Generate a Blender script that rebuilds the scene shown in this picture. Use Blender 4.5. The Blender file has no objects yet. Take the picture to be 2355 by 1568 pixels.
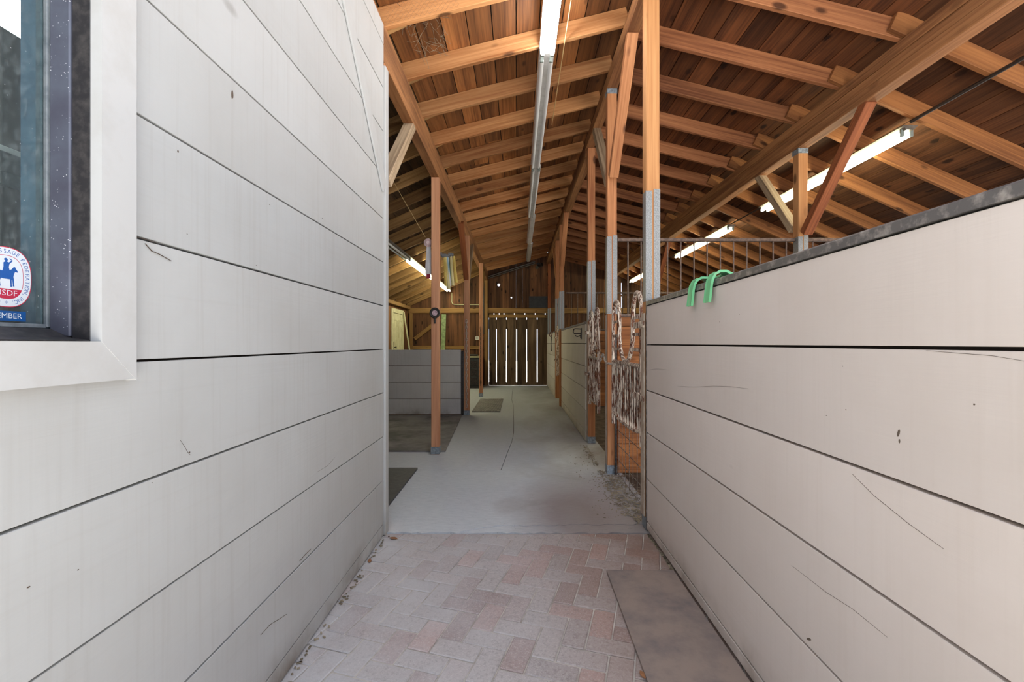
import bpy, bmesh, math, random
from mathutils import Vector, Matrix
random.seed(7)
C = bpy.context.scene.collection
SC = bpy.context.scene
R = math.radians

# ------------------------------------------------------------------ camera, sky, exposure
W_PX, H_PX, F_PX = 2355.0, 1568.0, 1047.0
VX, VY, EYE = 1190.0, 789.0, 1.24          # principal point in pixels, eye height
cam = bpy.data.cameras.new('camera')
cam.sensor_fit = 'HORIZONTAL'; cam.sensor_width = 36.0
cam.lens = 36.0 * F_PX / W_PX
cam.shift_x = (W_PX / 2 - VX) / W_PX
cam.shift_y = (VY - H_PX / 2) / W_PX
cam.clip_start = 0.02; cam.clip_end = 200
co = bpy.data.objects.new('camera', cam); C.objects.link(co)
co.location = (0, 0, EYE); co.rotation_euler = (R(90), 0, 0)
SC.camera = co

world = bpy.data.worlds.new('sky'); SC.world = world; world.use_nodes = True
bg = world.node_tree.nodes['Background']
bg.inputs['Color'].default_value = (0.88, 0.96, 1.10, 1)
bg.inputs['Strength'].default_value = 0.7
sun = bpy.data.lights.new('sun', 'SUN'); sun.energy = 21.0; sun.angle = R(0.6); sun.color = (1.0, 0.98, 0.95)
suo = bpy.data.objects.new('sun', sun); C.objects.link(suo); suo.location = (-20, -2, 16)
suo.rotation_euler = Vector((1, 0, -math.tan(R(38)))).to_track_quat('-Z', 'Y').to_euler()   # from the left, lights the yard before the barn
SC.view_settings.view_transform = 'Standard'
SC.view_settings.look = 'None'
SC.view_settings.exposure = 1.36
SC.view_settings.gamma = 1.0
SC.view_settings.use_curve_mapping = False
cy = SC.cycles
cy.use_denoising = True
cy.max_bounces = 10; cy.diffuse_bounces = 6; cy.glossy_bounces = 4; cy.transparent_max_bounces = 12
cy.sample_clamp_indirect = 6.0
cy.caustics_reflective = False; cy.caustics_refractive = False
TUBE_SIDE, TUBE_MID = 18.0, 20.0            # brightness of the lit tubes

def P(px, py, d):
    return Vector(((px - VX) / F_PX * d, d, EYE + (VY - py) / F_PX * d))

# ------------------------------------------------------------------ materials
def lin(c):
    c = c / 255.0
    return c / 12.92 if c <= 0.04045 else ((c + 0.055) / 1.055) ** 2.4
def rgb(r, g, b): return (lin(r), lin(g), lin(b), 1.0)

class NT:
    def __init__(s, name):
        s.m = bpy.data.materials.new(name); s.m.use_nodes = True
        s.t = s.m.node_tree; s.t.nodes.clear()
        s.out = s.n('ShaderNodeOutputMaterial')
    def n(s, typ, **kw):
        nd = s.t.nodes.new(typ)
        for k, v in kw.items(): setattr(nd, k, v)
        return nd
    def l(s, a, b): s.t.links.new(a, b)
    def val(s, sock, v):
        if isinstance(v, bpy.types.NodeSocket): s.l(v, sock)
        else: sock.default_value = v
    def math(s, op, a, b=0.0, clamp=False):
        nd = s.n('ShaderNodeMath', operation=op); nd.use_clamp = clamp
        s.val(nd.inputs[0], a); s.val(nd.inputs[1], b); return nd.outputs[0]
    def ramp(s, f, p0, p1, v0=0.0, v1=1.0):
        nd = s.n('ShaderNodeMapRange'); nd.clamp = True
        s.val(nd.inputs[0], f); nd.inputs[1].default_value = p0; nd.inputs[2].default_value = p1
        nd.inputs[3].default_value = v0; nd.inputs[4].default_value = v1
        return nd.outputs[0]
    def mix(s, f, a, b, mode='MIX'):
        nd = s.n('ShaderNodeMix', data_type='RGBA', blend_type=mode)
        s.val(nd.inputs[0], f); s.val(nd.inputs[6], a); s.val(nd.inputs[7], b); return nd.outputs[2]
    def coords(s, scale=(1, 1, 1), kind='Object'):
        tc = s.n('ShaderNodeTexCoord'); mp = s.n('ShaderNodeMapping')
        mp.inputs['Scale'].default_value = scale
        s.l(tc.outputs[kind], mp.inputs[0]); return mp.outputs[0]
    def noise(s, vec, scale, detail=4.0, rough=0.55, w=None, dist=0.0):
        nd = s.n('ShaderNodeTexNoise', noise_dimensions='4D' if w is not None else '3D')
        s.l(vec, nd.inputs['Vector']); nd.inputs['Scale'].default_value = scale
        nd.inputs['Detail'].default_value = detail; nd.inputs['Roughness'].default_value = rough
        nd.inputs['Distortion'].default_value = dist
        if w is not None: s.val(nd.inputs['W'], w)
        return nd.outputs['Fac']
    def bsdf(s, color, rough=0.6, metal=0.0, bump=None, bstr=0.3, bdist=0.01, spec=0.5):
        b = s.n('ShaderNodeBsdfPrincipled')
        s.val(b.inputs['Base Color'], color); s.val(b.inputs['Roughness'], rough)
        s.val(b.inputs['Metallic'], metal); b.inputs['Specular IOR Level'].default_value = spec
        if bump is not None:
            bp = s.n('ShaderNodeBump'); bp.inputs['Strength'].default_value = bstr
            bp.inputs['Distance'].default_value = bdist
            s.l(bump, bp.inputs['Height']); s.l(bp.outputs[0], b.inputs['Normal'])
        return b
    def done(s, sh):
        s.l(sh.outputs[0] if hasattr(sh, 'outputs') else sh, s.out.inputs[0]); return s.m
    def rnd(s, src):
        if src == 'object':
            return s.n('ShaderNodeObjectInfo').outputs['Random']
        return s.n('ShaderNodeAttribute', attribute_name='rnd').outputs['Fac']

def axis_scale(axis, along, cross):
    return tuple(along if 'XYZ'[i] == axis else cross for i in range(3))

def wood(name, light, dark, axis='X', src='object', var=0.35, knots=0.8, rough=0.75, stain=None, stain_amt=0.0, grain=1.0):
    t = NT(name); r = t.rnd(src)
    w = t.math('MULTIPLY', r, 37.0)
    v = t.coords(axis_scale(axis, 0.7, 9.0))
    big = t.noise(v, 1.0, 3.0, 0.5, w, 0.6)
    v2 = t.coords(axis_scale(axis, 1.6, 70.0))
    fine = t.noise(v2, 1.0, 3.0, 0.6, w)
    f = t.math('ADD', t.math('MULTIPLY', big, 0.55), t.math('MULTIPLY', fine, 0.45 * grain))
    col = t.mix(t.ramp(f, 0.38, 0.62), dark, light)
    br = t.ramp(r, 0, 1, 1 - var, 1 + var * 0.6)
    hs = t.n('ShaderNodeHueSaturation'); t.l(col, hs.inputs['Color']); t.l(br, hs.inputs['Value']); hs.inputs['Saturation'].default_value = 1.0; hs.inputs['Hue'].default_value = 0.503; col = hs.outputs[0]
    if stain is not None:
        st = t.noise(t.coords(axis_scale(axis, 0.9, 3.0)), 1.0, 5.0, 0.65, w, 0.4)
        col = t.mix(t.ramp(st, 0.52, 0.72, 0, stain_amt), col, stain)
    if knots:
        vo = t.n('ShaderNodeTexVoronoi')
        ad = t.n('ShaderNodeVectorMath', operation='ADD'); cb = t.n('ShaderNodeCombineXYZ')
        for q in range(3): t.l(w, cb.inputs[q])
        t.l(t.coords(axis_scale(axis, 3.2, 7.0)), ad.inputs[0]); t.l(cb.outputs[0], ad.inputs[1]); t.l(ad.outputs[0], vo.inputs['Vector'])
        vo.inputs['Scale'].default_value = 1.0
        sp = t.n('ShaderNodeSeparateColor'); t.l(vo.outputs['Color'], sp.inputs[0])
        k = t.math('MULTIPLY', t.ramp(vo.outputs['Distance'], 0.12, 0.21, knots, 0.0), t.ramp(sp.outputs[0], 0.5, 0.6))
        col = t.mix(k, col, tuple(0.25 * c for c in dark[:3]) + (1,))
    return t.done(t.bsdf(col, rough, 0, fine, 0.25, 0.003, 0.3))

def painted(name, base, grime, axis='Y', knots=0.35, streak=0.12):
    """painted rough-sawn planks: saw marks across, faint knots, dirt"""
    t = NT(name); r = t.rnd('attr'); w = t.math('MULTIPLY', r, 23.0)
    saw = t.noise(t.coords(axis_scale('Z', 1.3, 55.0)), 1.0, 3.0, 0.6, w)
    grain = t.noise(t.coords(axis_scale(axis, 1.5, 60.0)), 1.0, 3.0, 0.6, w)
    mott = t.noise(t.coords((1.4, 1.4, 1.4)), 1.0, 6.0, 0.62, w, 0.3)
    col = t.mix(t.ramp(mott, 0.38, 0.75, 0.0, 0.42), base, grime)
    col = t.mix(t.ramp(saw, 0.52, 0.75, 0.0, streak * 2.2), col, grime)
    col = t.mix(t.ramp(grain, 0.55, 0.78, 0.0, streak), col, grime)
    vo = t.n('ShaderNodeTexVoronoi', voronoi_dimensions='4D')
    t.l(t.coords(axis_scale(axis, 1.7, 3.6)), vo.inputs['Vector']); t.l(w, vo.inputs['W']); vo.inputs['Scale'].default_value = 1.0
    col = t.mix(t.ramp(vo.outputs['Distance'], 0.045, 0.085, knots, 0.0), col, rgb(96, 84, 74))
    # splashed dirt close to the floor
    tc = t.n('ShaderNodeTexCoord'); sx = t.n('ShaderNodeSeparateXYZ'); t.l(tc.outputs['Object'], sx.inputs[0])
    low = t.ramp(sx.outputs[2], 0.0, 0.16, 1.0, 0.0)
    low = t.math('MULTIPLY', low, t.ramp(t.noise(t.coords((5, 5, 5)), 1.0, 5.0, 0.6), 0.38, 0.7))
    col = t.mix(t.math('MULTIPLY', low, 0.8), col, rgb(118, 103, 86))
    br = t.ramp(r, 0, 1, 0.95, 1.04)
    hs = t.n('ShaderNodeHueSaturation'); t.l(col, hs.inputs['Color']); t.l(br, hs.inputs['Value'])
    h = t.math('ADD', t.math('MULTIPLY', saw, 0.6), grain)
    return t.done(t.bsdf(hs.outputs[0], 0.62, 0, h, 0.22, 0.004, 0.35))

def simple(name, c, rough=0.6, metal=0.0, c2=None, scale=20.0, lo=0.4, hi=0.65, bstr=0.0, spec=0.5):
    t = NT(name)
    if c2 is None: return t.done(t.bsdf(c, rough, metal, spec=spec))
    nz = t.noise(t.coords(), scale, 6.0, 0.65)
    col = t.mix(t.ramp(nz, lo, hi), c, c2)
    return t.done(t.bsdf(col, rough, metal, nz if bstr else None, bstr, 0.004, spec))

def emit(name, c, s):
    t = NT(name); e = t.n('ShaderNodeEmission'); e.inputs[0].default_value = c; e.inputs[1].default_value = s
    return t.done(e)

M = {}
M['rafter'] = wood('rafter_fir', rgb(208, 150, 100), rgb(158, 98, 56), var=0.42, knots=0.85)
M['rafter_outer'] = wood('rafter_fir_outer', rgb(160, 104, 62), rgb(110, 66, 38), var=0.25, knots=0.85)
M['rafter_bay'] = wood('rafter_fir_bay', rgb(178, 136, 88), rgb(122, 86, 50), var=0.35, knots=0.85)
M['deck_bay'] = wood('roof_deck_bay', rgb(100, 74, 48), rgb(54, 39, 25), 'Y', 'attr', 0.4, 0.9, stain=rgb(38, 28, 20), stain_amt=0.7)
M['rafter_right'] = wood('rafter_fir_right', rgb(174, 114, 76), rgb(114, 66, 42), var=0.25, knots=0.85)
M['purlin'] = wood('purlin_fir', rgb(172, 118, 76), rgb(112, 70, 43), var=0.1, knots=0.3, stain=rgb(78, 52, 36), stain_amt=0.45)
M['post_left'] = wood('post_fir_left', rgb(208, 152, 116), rgb(170, 110, 80), var=0.12, knots=0.9)
M['post'] = wood('post_fir', rgb(200, 138, 94), rgb(148, 90, 58), var=0.12, knots=0.9, stain=rgb(112, 68, 44), stain_amt=0.5)
M['post_pale'] = wood('post_fir_pale', rgb(196, 142, 94), rgb(166, 110, 68), var=0.1, knots=0.8)
M['brace_grey'] = wood('brace_weathered', rgb(196, 172, 142), rgb(132, 108, 84), var=0.1, knots=0.3)
M['brace_red'] = wood('brace_redwood', rgb(160, 92, 56), rgb(108, 54, 32), var=0.15, knots=0.8)
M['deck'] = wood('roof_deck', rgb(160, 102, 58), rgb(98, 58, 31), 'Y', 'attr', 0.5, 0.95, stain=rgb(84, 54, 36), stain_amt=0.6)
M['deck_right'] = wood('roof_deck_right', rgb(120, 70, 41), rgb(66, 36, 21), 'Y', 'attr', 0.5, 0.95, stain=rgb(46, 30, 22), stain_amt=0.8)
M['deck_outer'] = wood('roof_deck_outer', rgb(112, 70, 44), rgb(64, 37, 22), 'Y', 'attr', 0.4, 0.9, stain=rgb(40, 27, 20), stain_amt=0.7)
M['siding'] = wood('end_wall_siding', rgb(128, 84, 56), rgb(62, 38, 26), 'Z', 'attr', 0.5, 0.95, stain=rgb(40, 28, 20), stain_amt=0.6)
M['siding_door'] = wood('barn_door_siding', rgb(124, 98, 74), rgb(66, 48, 36), 'Z', 'attr', 0.3, 0.9, stain=rgb(52, 40, 32), stain_amt=0.6)
M['girt'] = wood('girt_fir', rgb(164, 124, 76), rgb(116, 82, 48), var=0.15, knots=0.7)
M['stall_plank'] = wood('stall_plank', rgb(176, 112, 66), rgb(118, 68, 38), 'X', 'attr', 0.3, 0.8, stain=rgb(84, 48, 28), stain_amt=0.6)
M['eave_plank'] = wood('eave_wall_plank', rgb(128, 84, 52), rgb(70, 42, 26), 'Z', 'attr', 0.4, 0.8)
M['paint_left'] = painted('painted_plank_grey', rgb(190, 191, 190), rgb(162, 158, 152))
M['paint_right'] = painted('painted_plank_cream', rgb(205, 194, 186), rgb(184, 170, 158), streak=0.07)
M['paint_stall'] = painted('painted_plank_olive_cream', rgb(200, 193, 180), rgb(162, 152, 136), streak=0.08)
M['paint_bay'] = painted('painted_plank_bay', rgb(216, 214, 210), rgb(178, 174, 168), 'X')
M['strip_paint'] = simple('strip_paint', rgb(184, 170, 154), 0.6, 0, rgb(150, 130, 110), 7.0)
M['trim_white'] = simple('trim_paint', rgb(196, 196, 195), 0.55, 0, rgb(180, 177, 172), 5.0, 0.45, 0.85, 0.1)
M['core'] = simple('wall_core', rgb(52, 42, 34), 0.9)
M['galv'] = simple('galvanized', rgb(152, 151, 148), 0.45, 0.35, rgb(122, 122, 120), 150.0, 0.42, 0.6)
M['strap_metal'] = simple('strap_metal', rgb(160, 170, 178), 0.5, 0.6, rgb(112, 120, 126), 50.0)
M['cap'] = simple('worn_steel', rgb(104, 100, 98), 0.42, 0.4, rgb(172, 164, 156), 26.0, 0.48, 0.72, 0.15)
M['bar'] = simple('rusty_bar', rgb(86, 70, 62), 0.6, 0.35, rgb(120, 98, 84), 40.0)
M['hardware'] = simple('dark_hardware', rgb(46, 44, 44), 0.45, 0.6, rgb(84, 76, 70), 60.0)
M['chain'] = simple('chain_steel', rgb(206, 200, 192), 0.4, 0.3, rgb(140, 124, 110), 60.0)
M['wire'] = simple('wire_steel', rgb(146, 138, 130), 0.5, 0.6, rgb(96, 78, 66), 50.0)
M['conduit'] = simple('conduit', rgb(116, 110, 104), 0.45, 0.7)
M['conduit_dark'] = simple('conduit_dark', rgb(70, 64, 60), 0.5, 0.5)
M['housing'] = simple('lamp_housing', rgb(226, 224, 220), 0.4, 0.0, rgb(204, 200, 194), 12.0)
M['housing_dark'] = simple('lamp_housing_dull', rgb(120, 112, 102), 0.5, 0.2, rgb(92, 84, 76), 12.0)
M['tube_off'] = simple('unlit_tube', rgb(232, 234, 234), 0.4)
M['tube_mid'] = emit('lit_tube_white', (0.96, 0.98, 1.0, 1), TUBE_MID)
M['tube_side'] = emit('lit_tube_warm', (1.0, 0.98, 0.66, 1), TUBE_SIDE)
M['socket'] = simple('lamp_socket', rgb(120, 128, 122), 0.5)
M['black'] = simple('black_board', rgb(24, 24, 26), 0.5, 0, rgb(40, 40, 40), 18.0)
M['cream_door'] = simple('cream_door_paint', rgb(208, 203, 170), 0.5, 0, rgb(186, 178, 142), 6.0)
M['green_plank'] = simple('green_plank_paint', rgb(150, 168, 120), 0.6, 0, rgb(110, 128, 88), 14.0)
M['cabinet'] = simple('dark_cabinet', rgb(44, 46, 46), 0.45, 0, rgb(60, 60, 58), 10.0)
M['counter'] = simple('counter_top', rgb(196, 190, 150), 0.5)
M['white_box'] = simple('white_plastic', rgb(214, 212, 206), 0.45)
M['green'] = simple('green_plastic', rgb(106, 182, 128), 0.42, 0, rgb(134, 168, 122), 26.0, 0.55, 0.75)
M['frame_black'] = simple('window_frame_black', rgb(44, 42, 44), 0.5, 0, rgb(82, 78, 76), 38.0, 0.45, 0.75)
M['jamb_blue'] = simple('slate_blue_jamb', rgb(112, 138, 156), 0.5, 0, rgb(86, 110, 128), 9.0)
M['sash'] = simple('sash_strip', rgb(128, 134, 138), 0.5, 0, rgb(96, 104, 110), 24.0)
M['rubber'] = simple('black_rubber', rgb(66, 66, 70), 0.6, 0, rgb(84, 84, 86), 30.0, 0.4, 0.7, 0.1, 0.35)
M['rubber_grey'] = simple('dusty_rubber', rgb(150, 147, 145), 0.75, 0, rgb(108, 106, 106), 2.2, 0.4, 0.62, 0.05, 0.3)
M['mat_brown'] = simple('dusty_brown_mat', rgb(152, 136, 127), 0.8, 0, rgb(124, 114, 112), 5.0, 0.42, 0.66, 0.15, 0.25)
M['mat_ridged'] = simple('ridged_mat', rgb(172, 166, 160), 0.7, 0, rgb(136, 132, 126), 9.0)
M['dirt'] = simple('stall_dirt', rgb(104, 86, 70), 0.95, 0, rgb(70, 56, 44), 8.0, 0.4, 0.6, 0.3)
M['sand'] = simple('joint_sand', rgb(200, 194, 186), 0.95, 0, rgb(160, 152, 144), 12.0)
M['ground'] = simple('pale_ground', rgb(208, 206, 202), 0.95, 0, rgb(190, 187, 180), 3.0)
M['straw'] = simple('straw', rgb(158, 146, 124), 0.9, 0, rgb(96, 84, 68), 9.0)
M['roofing'] = simple('roofing_felt', rgb(66, 60, 56), 0.95)
M['cord'] = simple('pale_cord', rgb(200, 170, 116), 0.7)
M['red'] = simple('red_cloth', rgb(150, 34, 56), 0.7)
M['ribbon_white'] = simple('white_ribbon', rgb(214, 212, 212), 0.6)
M['ribbon_pink'] = simple('pink_rosette', rgb(216, 186, 184), 0.7, 0, rgb(236, 226, 224), 60.0)
M['ribbon_yellow'] = simple('yellow_ribbon', rgb(218, 190, 100), 0.6)
M['ribbon_pale'] = simple('pale_yellow_ribbon', rgb(222, 208, 150), 0.6)
M['ribbon_blue'] = simple('blue_ribbon', rgb(150, 186, 208), 0.6)
M['ribbon_green'] = simple('green_ribbon', rgb(40, 92, 74), 0.6)
M['ribbon_orange'] = simple('orange_ribbon', rgb(176, 120, 50), 0.6)
M['rosette_grey'] = simple('grey_rosette', rgb(140, 142, 146), 0.7, 0, rgb(180, 180, 180), 60.0)
M['plaque'] = simple('plaque', rgb(214, 186, 190), 0.5, 0, rgb(140, 104, 112), 60.0)
M['sticker_white'] = simple('sticker_white', rgb(226, 232, 238), 0.4)
M['sticker_blue'] = simple('sticker_blue', rgb(36, 92, 168), 0.4)
M['sticker_red'] = simple('sticker_red', rgb(196, 44, 74), 0.4)
M['sticker_band'] = simple('sticker_band', rgb(20, 84, 150), 0.4)
M['dark_room'] = simple('dark_room', rgb(70, 68, 62), 0.9, 0, rgb(50, 48, 44), 4.0)
M['leaf'] = simple('dry_leaf', rgb(150, 104, 70), 0.8)

def peel():
    t = NT('peeling_white_over_rust'); r = t.rnd('attr')
    nz = t.noise(t.coords((75, 75, 10)), 1.0, 6.0, 0.66, t.math('MULTIPLY', r, 11.0))
    f = t.ramp(nz, 0.475, 0.525)
    rust = t.mix(t.ramp(t.noise(t.coords(), 60.0), 0.4, 0.6), rgb(122, 74, 50), rgb(84, 50, 36))
    col = t.mix(f, rust, rgb(226, 212, 194))
    return t.done(t.bsdf(col, 0.65, 0, f, 0.6, 0.003, 0.3))
M['peel'] = peel()

def speckle():
    t = NT('speckled_frame')
    vo = t.n('ShaderNodeTexVoronoi'); t.l(t.coords((1, 1, 1)), vo.inputs['Vector']); vo.inputs['Scale'].default_value = 150.0
    s = t.ramp(vo.outputs['Distance'], 0.13, 0.19, 1.0, 0.0)
    gate = t.ramp(t.noise(t.coords(), 35.0, 3.0), 0.5, 0.56)
    col = t.mix(t.ramp(t.noise(t.coords(), 9.0), 0.35, 0.7), rgb(84, 84, 98), rgb(104, 110, 124))
    col = t.mix(t.math('MULTIPLY', s, gate), col, rgb(220, 220, 224))
    return t.done(t.bsdf(col, 0.5, 0.2))
M['speckle'] = speckle()

def glass():
    t = NT('dusty_glass')
    tr = t.n('ShaderNodeBsdfTransparent'); tr.inputs[0].default_value = (0.80, 0.90, 0.92, 1)
    gl = t.n('ShaderNodeBsdfGlossy'); gl.inputs['Roughness'].default_value = 0.02
    lw = t.n('ShaderNodeLayerWeight'); lw.inputs[0].default_value = 0.5
    fr = t.math('ADD', 0.05, t.math('MULTIPLY', t.math('POWER', lw.outputs['Facing'], 5.0), 0.9), True)
    m1 = t.n('ShaderNodeMixShader'); t.l(fr, m1.inputs[0]); t.l(tr.outputs[0], m1.inputs[1]); t.l(gl.outputs[0], m1.inputs[2])
    df = t.n('ShaderNodeBsdfDiffuse'); df.inputs[0].default_value = rgb(200, 206, 206)
    nz = t.noise(t.coords((1, 26, 12)), 4.0, 7.0, 0.75)
    vo = t.n('ShaderNodeTexVoronoi'); t.l(t.coords(), vo.inputs['Vector']); vo.inputs['Scale'].default_value = 60.0
    f = t.math('MAXIMUM', t.ramp(nz, 0.5, 0.9, 0.05, 0.3), t.ramp(vo.outputs['Distance'], 0.04, 0.08, 0.5, 0.0))
    m2 = t.n('ShaderNodeMixShader'); t.l(f, m2.inputs[0]); t.l(m1.outputs[0], m2.inputs[1]); t.l(df.outputs[0], m2.inputs[2])
    return t.done(m2)
M['glass'] = glass()

def brick():
    t = NT('paver_brick'); r = t.rnd('attr'); w = t.math('MULTIPLY', r, 31.0)
    cr = t.n('ShaderNodeValToRGB'); e = cr.color_ramp.elements
    e[0].position = 0.0; e[0].color = rgb(164, 154, 152); e[1].position = 1.0; e[1].color = rgb(188, 160, 153)
    for p, c in ((0.2, rgb(178, 170, 168)), (0.45, rgb(180, 172, 170)), (0.62, rgb(180, 168, 165)), (0.8, rgb(158, 138, 134))):
        k = e.new(p); k.color = c
    t.l(r, cr.inputs[0])
    grit = t.noise(t.coords(), 160.0, 3.0, 0.7, w)
    patchy = t.noise(t.coords((1, 1, 1)), 2.4, 5.0, 0.65)
    g2 = t.noise(t.coords(), 70.0, 4.0, 0.75, w)
    col = t.mix(t.ramp(grit, 0.5, 0.68, 0, 0.6), cr.outputs[0], rgb(214, 206, 202))
    col = t.mix(t.ramp(g2, 0.5, 0.34, 0, 0.5), col, rgb(112, 98, 94))
    tc = t.n('ShaderNodeTexCoord'); sx = t.n('ShaderNodeSeparateXYZ'); t.l(tc.outputs['Object'], sx.inputs[0])
    left = t.ramp(sx.outputs[0], -0.9, 0.55, 0.9, 0.0)            # paler and greyer towards the left wall
    f = t.math('MULTIPLY', left, t.ramp(patchy, 0.3, 0.62, 0.25, 1.0))
    col = t.mix(f, col, rgb(202, 202, 205))
    right = t.math('MULTIPLY', t.ramp(sx.outputs[0], 0.05, 0.75, 0.0, 0.9), t.ramp(patchy, 0.3, 0.6, 0.45, 1.0))
    col = t.mix(right, col, rgb(138, 112, 98))                      # brown tracked-in dirt by the stall side
    return t.done(t.bsdf(col, 0.85, 0, grit, 0.5, 0.003, 0.25))
M['brick'] = brick()

def concrete():
    t = NT('barn_concrete')
    n1 = t.noise(t.coords((1, 0.6, 1)), 1.1, 6.0, 0.6, None, 0.4)
    n2 = t.noise(t.coords((3.5, 12, 3)), 4.0, 6.0, 0.7)
    n3 = t.noise(t.coords(), 70.0, 3.0, 0.7)
    col = t.mix(t.ramp(n2, 0.35, 0.7), rgb(200, 206, 212), rgb(218, 223, 228))
    tc = t.n('ShaderNodeTexCoord'); sx = t.n('ShaderNodeSeparateXYZ'); t.l(tc.outputs['Object'], sx.inputs[0])
    side = t.math('ADD', t.ramp(sx.outputs[0], -0.1, 0.8, 0.0, 0.6), t.math('MULTIPLY', t.math('SUBTRACT', n1, 0.5), 1.3))
    col = t.mix(t.ramp(side, 0.12, 0.75, 0.0, 0.9), col, rgb(132, 119, 109))
    dx = t.math('MULTIPLY', t.math('SUBTRACT', sx.outputs[0], 0.42), 2.1); dy = t.math('MULTIPLY', t.math('SUBTRACT', sx.outputs[1], 3.35), 1.25)
    rr = t.math('ADD', t.math('POWER', t.math('ADD', t.math('MULTIPLY', dx, dx), t.math('MULTIPLY', dy, dy)), 0.5), t.math('MULTIPLY', t.math('SUBTRACT', n1, 0.5), 2.6))
    col = t.mix(t.ramp(rr, 0.2, 1.25, 0.7, 0.0), col, rgb(128, 108, 102))      # reddish dirt stain before the first gate
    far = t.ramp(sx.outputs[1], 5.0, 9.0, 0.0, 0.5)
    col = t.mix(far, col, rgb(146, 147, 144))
    col = t.mix(t.ramp(n3, 0.62, 0.72, 0, 0.4), col, rgb(90, 84, 78))
    return t.done(t.bsdf(col, 0.8, 0, n2, 0.3, 0.004, 0.3))
M['concrete'] = concrete()

# ------------------------------------------------------------------ mesh helpers
class MB:
    def __init__(s): s.v = []; s.f = []; s.r = []; s.sm = []
    def add(s, vs, fs, r=0.5, smooth=False):
        b = len(s.v); s.v += [tuple(v) for v in vs]
        for f in fs: s.f.append(tuple(b + i for i in f)); s.r.append(r); s.sm.append(smooth)
        return s
    def box(s, x0, x1, y0, y1, z0, z1, r=None, bev=0.0, mat=None):
        r = random.random() if r is None else r
        lo = (min(x0, x1), min(y0, y1), min(z0, z1)); hi = (max(x0, x1), max(y0, y1), max(z0, z1))
        bev = min(bev, 0.45 * min(hi[i] - lo[i] for i in range(3)))
        if bev <= 0:
            vs = [Vector((hi[0] if i & 1 else lo[0], hi[1] if i & 2 else lo[1], hi[2] if i & 4 else lo[2])) for i in range(8)]
            fs = [(0, 2, 3, 1), (4, 5, 7, 6), (0, 1, 5, 4), (2, 6, 7, 3), (0, 4, 6, 2), (1, 3, 7, 5)]
        else:
            vs = []; idx = {}
            for c in range(8):
                sg = (c & 1, (c >> 1) & 1, (c >> 2) & 1)
                for a in range(3):
                    p = []
                    for i in range(3):
                        q = hi[i] if sg[i] else lo[i]
                        if i != a: q += -bev if sg[i] else bev
                        p.append(q)
                    idx[(c, a)] = len(vs); vs.append(Vector(p))
            fs = []
            for a in range(3):
                b, c = (a + 1) % 3, (a + 2) % 3
                for sgn in (0, 1):
                    base = sgn << a
                    o = [base, base | (1 << b), base | (1 << b) | (1 << c), base | (1 << c)]
                    if not sgn: o.reverse()
                    fs.append(tuple(idx[(k, a)] for k in o))
                for sb in (0, 1):
                    for sc_ in (0, 1):
                        k0 = (sb << b) | (sc_ << c); k1 = k0 | (1 << a)
                        q = [idx[(k0, b)], idx[(k0, c)], idx[(k1, c)], idx[(k1, b)]]
                        if sb == sc_: q.reverse()
                        fs.append(tuple(q))
            for c in range(8):
                q = [idx[(c, 0)], idx[(c, 1)], idx[(c, 2)]]
                if bin(c).count('1') % 2 == 0: q.reverse()
                fs.append(tuple(q))
        if mat is not None: vs = [mat @ v for v in vs]
        return s.add(vs, fs, r)
    def tube(s, pts, r, n=8, closed=False, rv=0.5, cap=True, radii=None, flat=None):
        pts = [Vector(p) for p in pts]; m = len(pts); rings = []; prev = None
        for i, p in enumerate(pts):
            a = pts[i - 1] if (i or closed) else p; b = pts[(i + 1) % m] if (i < m - 1 or closed) else p
            t = (b - a).normalized()
            if prev is None:
                u = t.cross(Vector((0, 0, 1)))
                if u.length < 1e-3: u = t.cross(Vector((1, 0, 0)))
                u.normalize()
            else: u = (prev - t * prev.dot(t)).normalized()
            prev = u; w = t.cross(u); rr = radii[i] if radii else r
            rings.append([p + (u * math.cos(2 * math.pi * k / n) + w * math.sin(2 * math.pi * k / n)) * rr for k in range(n)])
        vs = [v for g in rings for v in g]; fs = []
        for i in range(m if closed else m - 1):
            j = (i + 1) % m
            for k in range(n):
                fs.append((i * n + k, i * n + (k + 1) % n, j * n + (k + 1) % n, j * n + k))
        s.add(vs, fs, rv, True)
        if cap and not closed:
            s.add(rings[0], [tuple(reversed(range(n)))], rv); s.add(rings[-1], [tuple(range(n))], rv)
        return s
    def cyl(s, a, b, r, n=12, rv=0.5): return s.tube([a, b], r, n, rv=rv)
    def prism(s, poly, off, r=0.5):
        """closed polygon of 3-D points pushed along off"""
        a = [Vector(p) for p in poly]; o = Vector(off); n = len(a)
        vs = a + [p + o for p in a]
        fs = [tuple(range(n)), tuple(reversed(range(n, 2 * n)))] + [(i, n + i, n + (i + 1) % n, (i + 1) % n) for i in range(n)]
        return s.add(vs, fs, r)
    def build(s, name, mat, parent=None, mw=None):
        me = bpy.data.meshes.new(name); me.from_pydata(s.v, [], s.f)
        at = me.attributes.new('rnd', 'FLOAT', 'FACE'); at.data.foreach_set('value', s.r)
        me.polygons.foreach_set('use_smooth', s.sm)
        me.materials.append(M[mat] if isinstance(mat, str) else mat)
        bm = bmesh.new(); bm.from_mesh(me); bmesh.ops.recalc_face_normals(bm, faces=bm.faces); bm.to_mesh(me); bm.free()
        o = bpy.data.objects.new(name, me); C.objects.link(o)
        if mw is not None: o.matrix_world = mw
        if parent is not None: o.parent = parent
        return o

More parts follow.
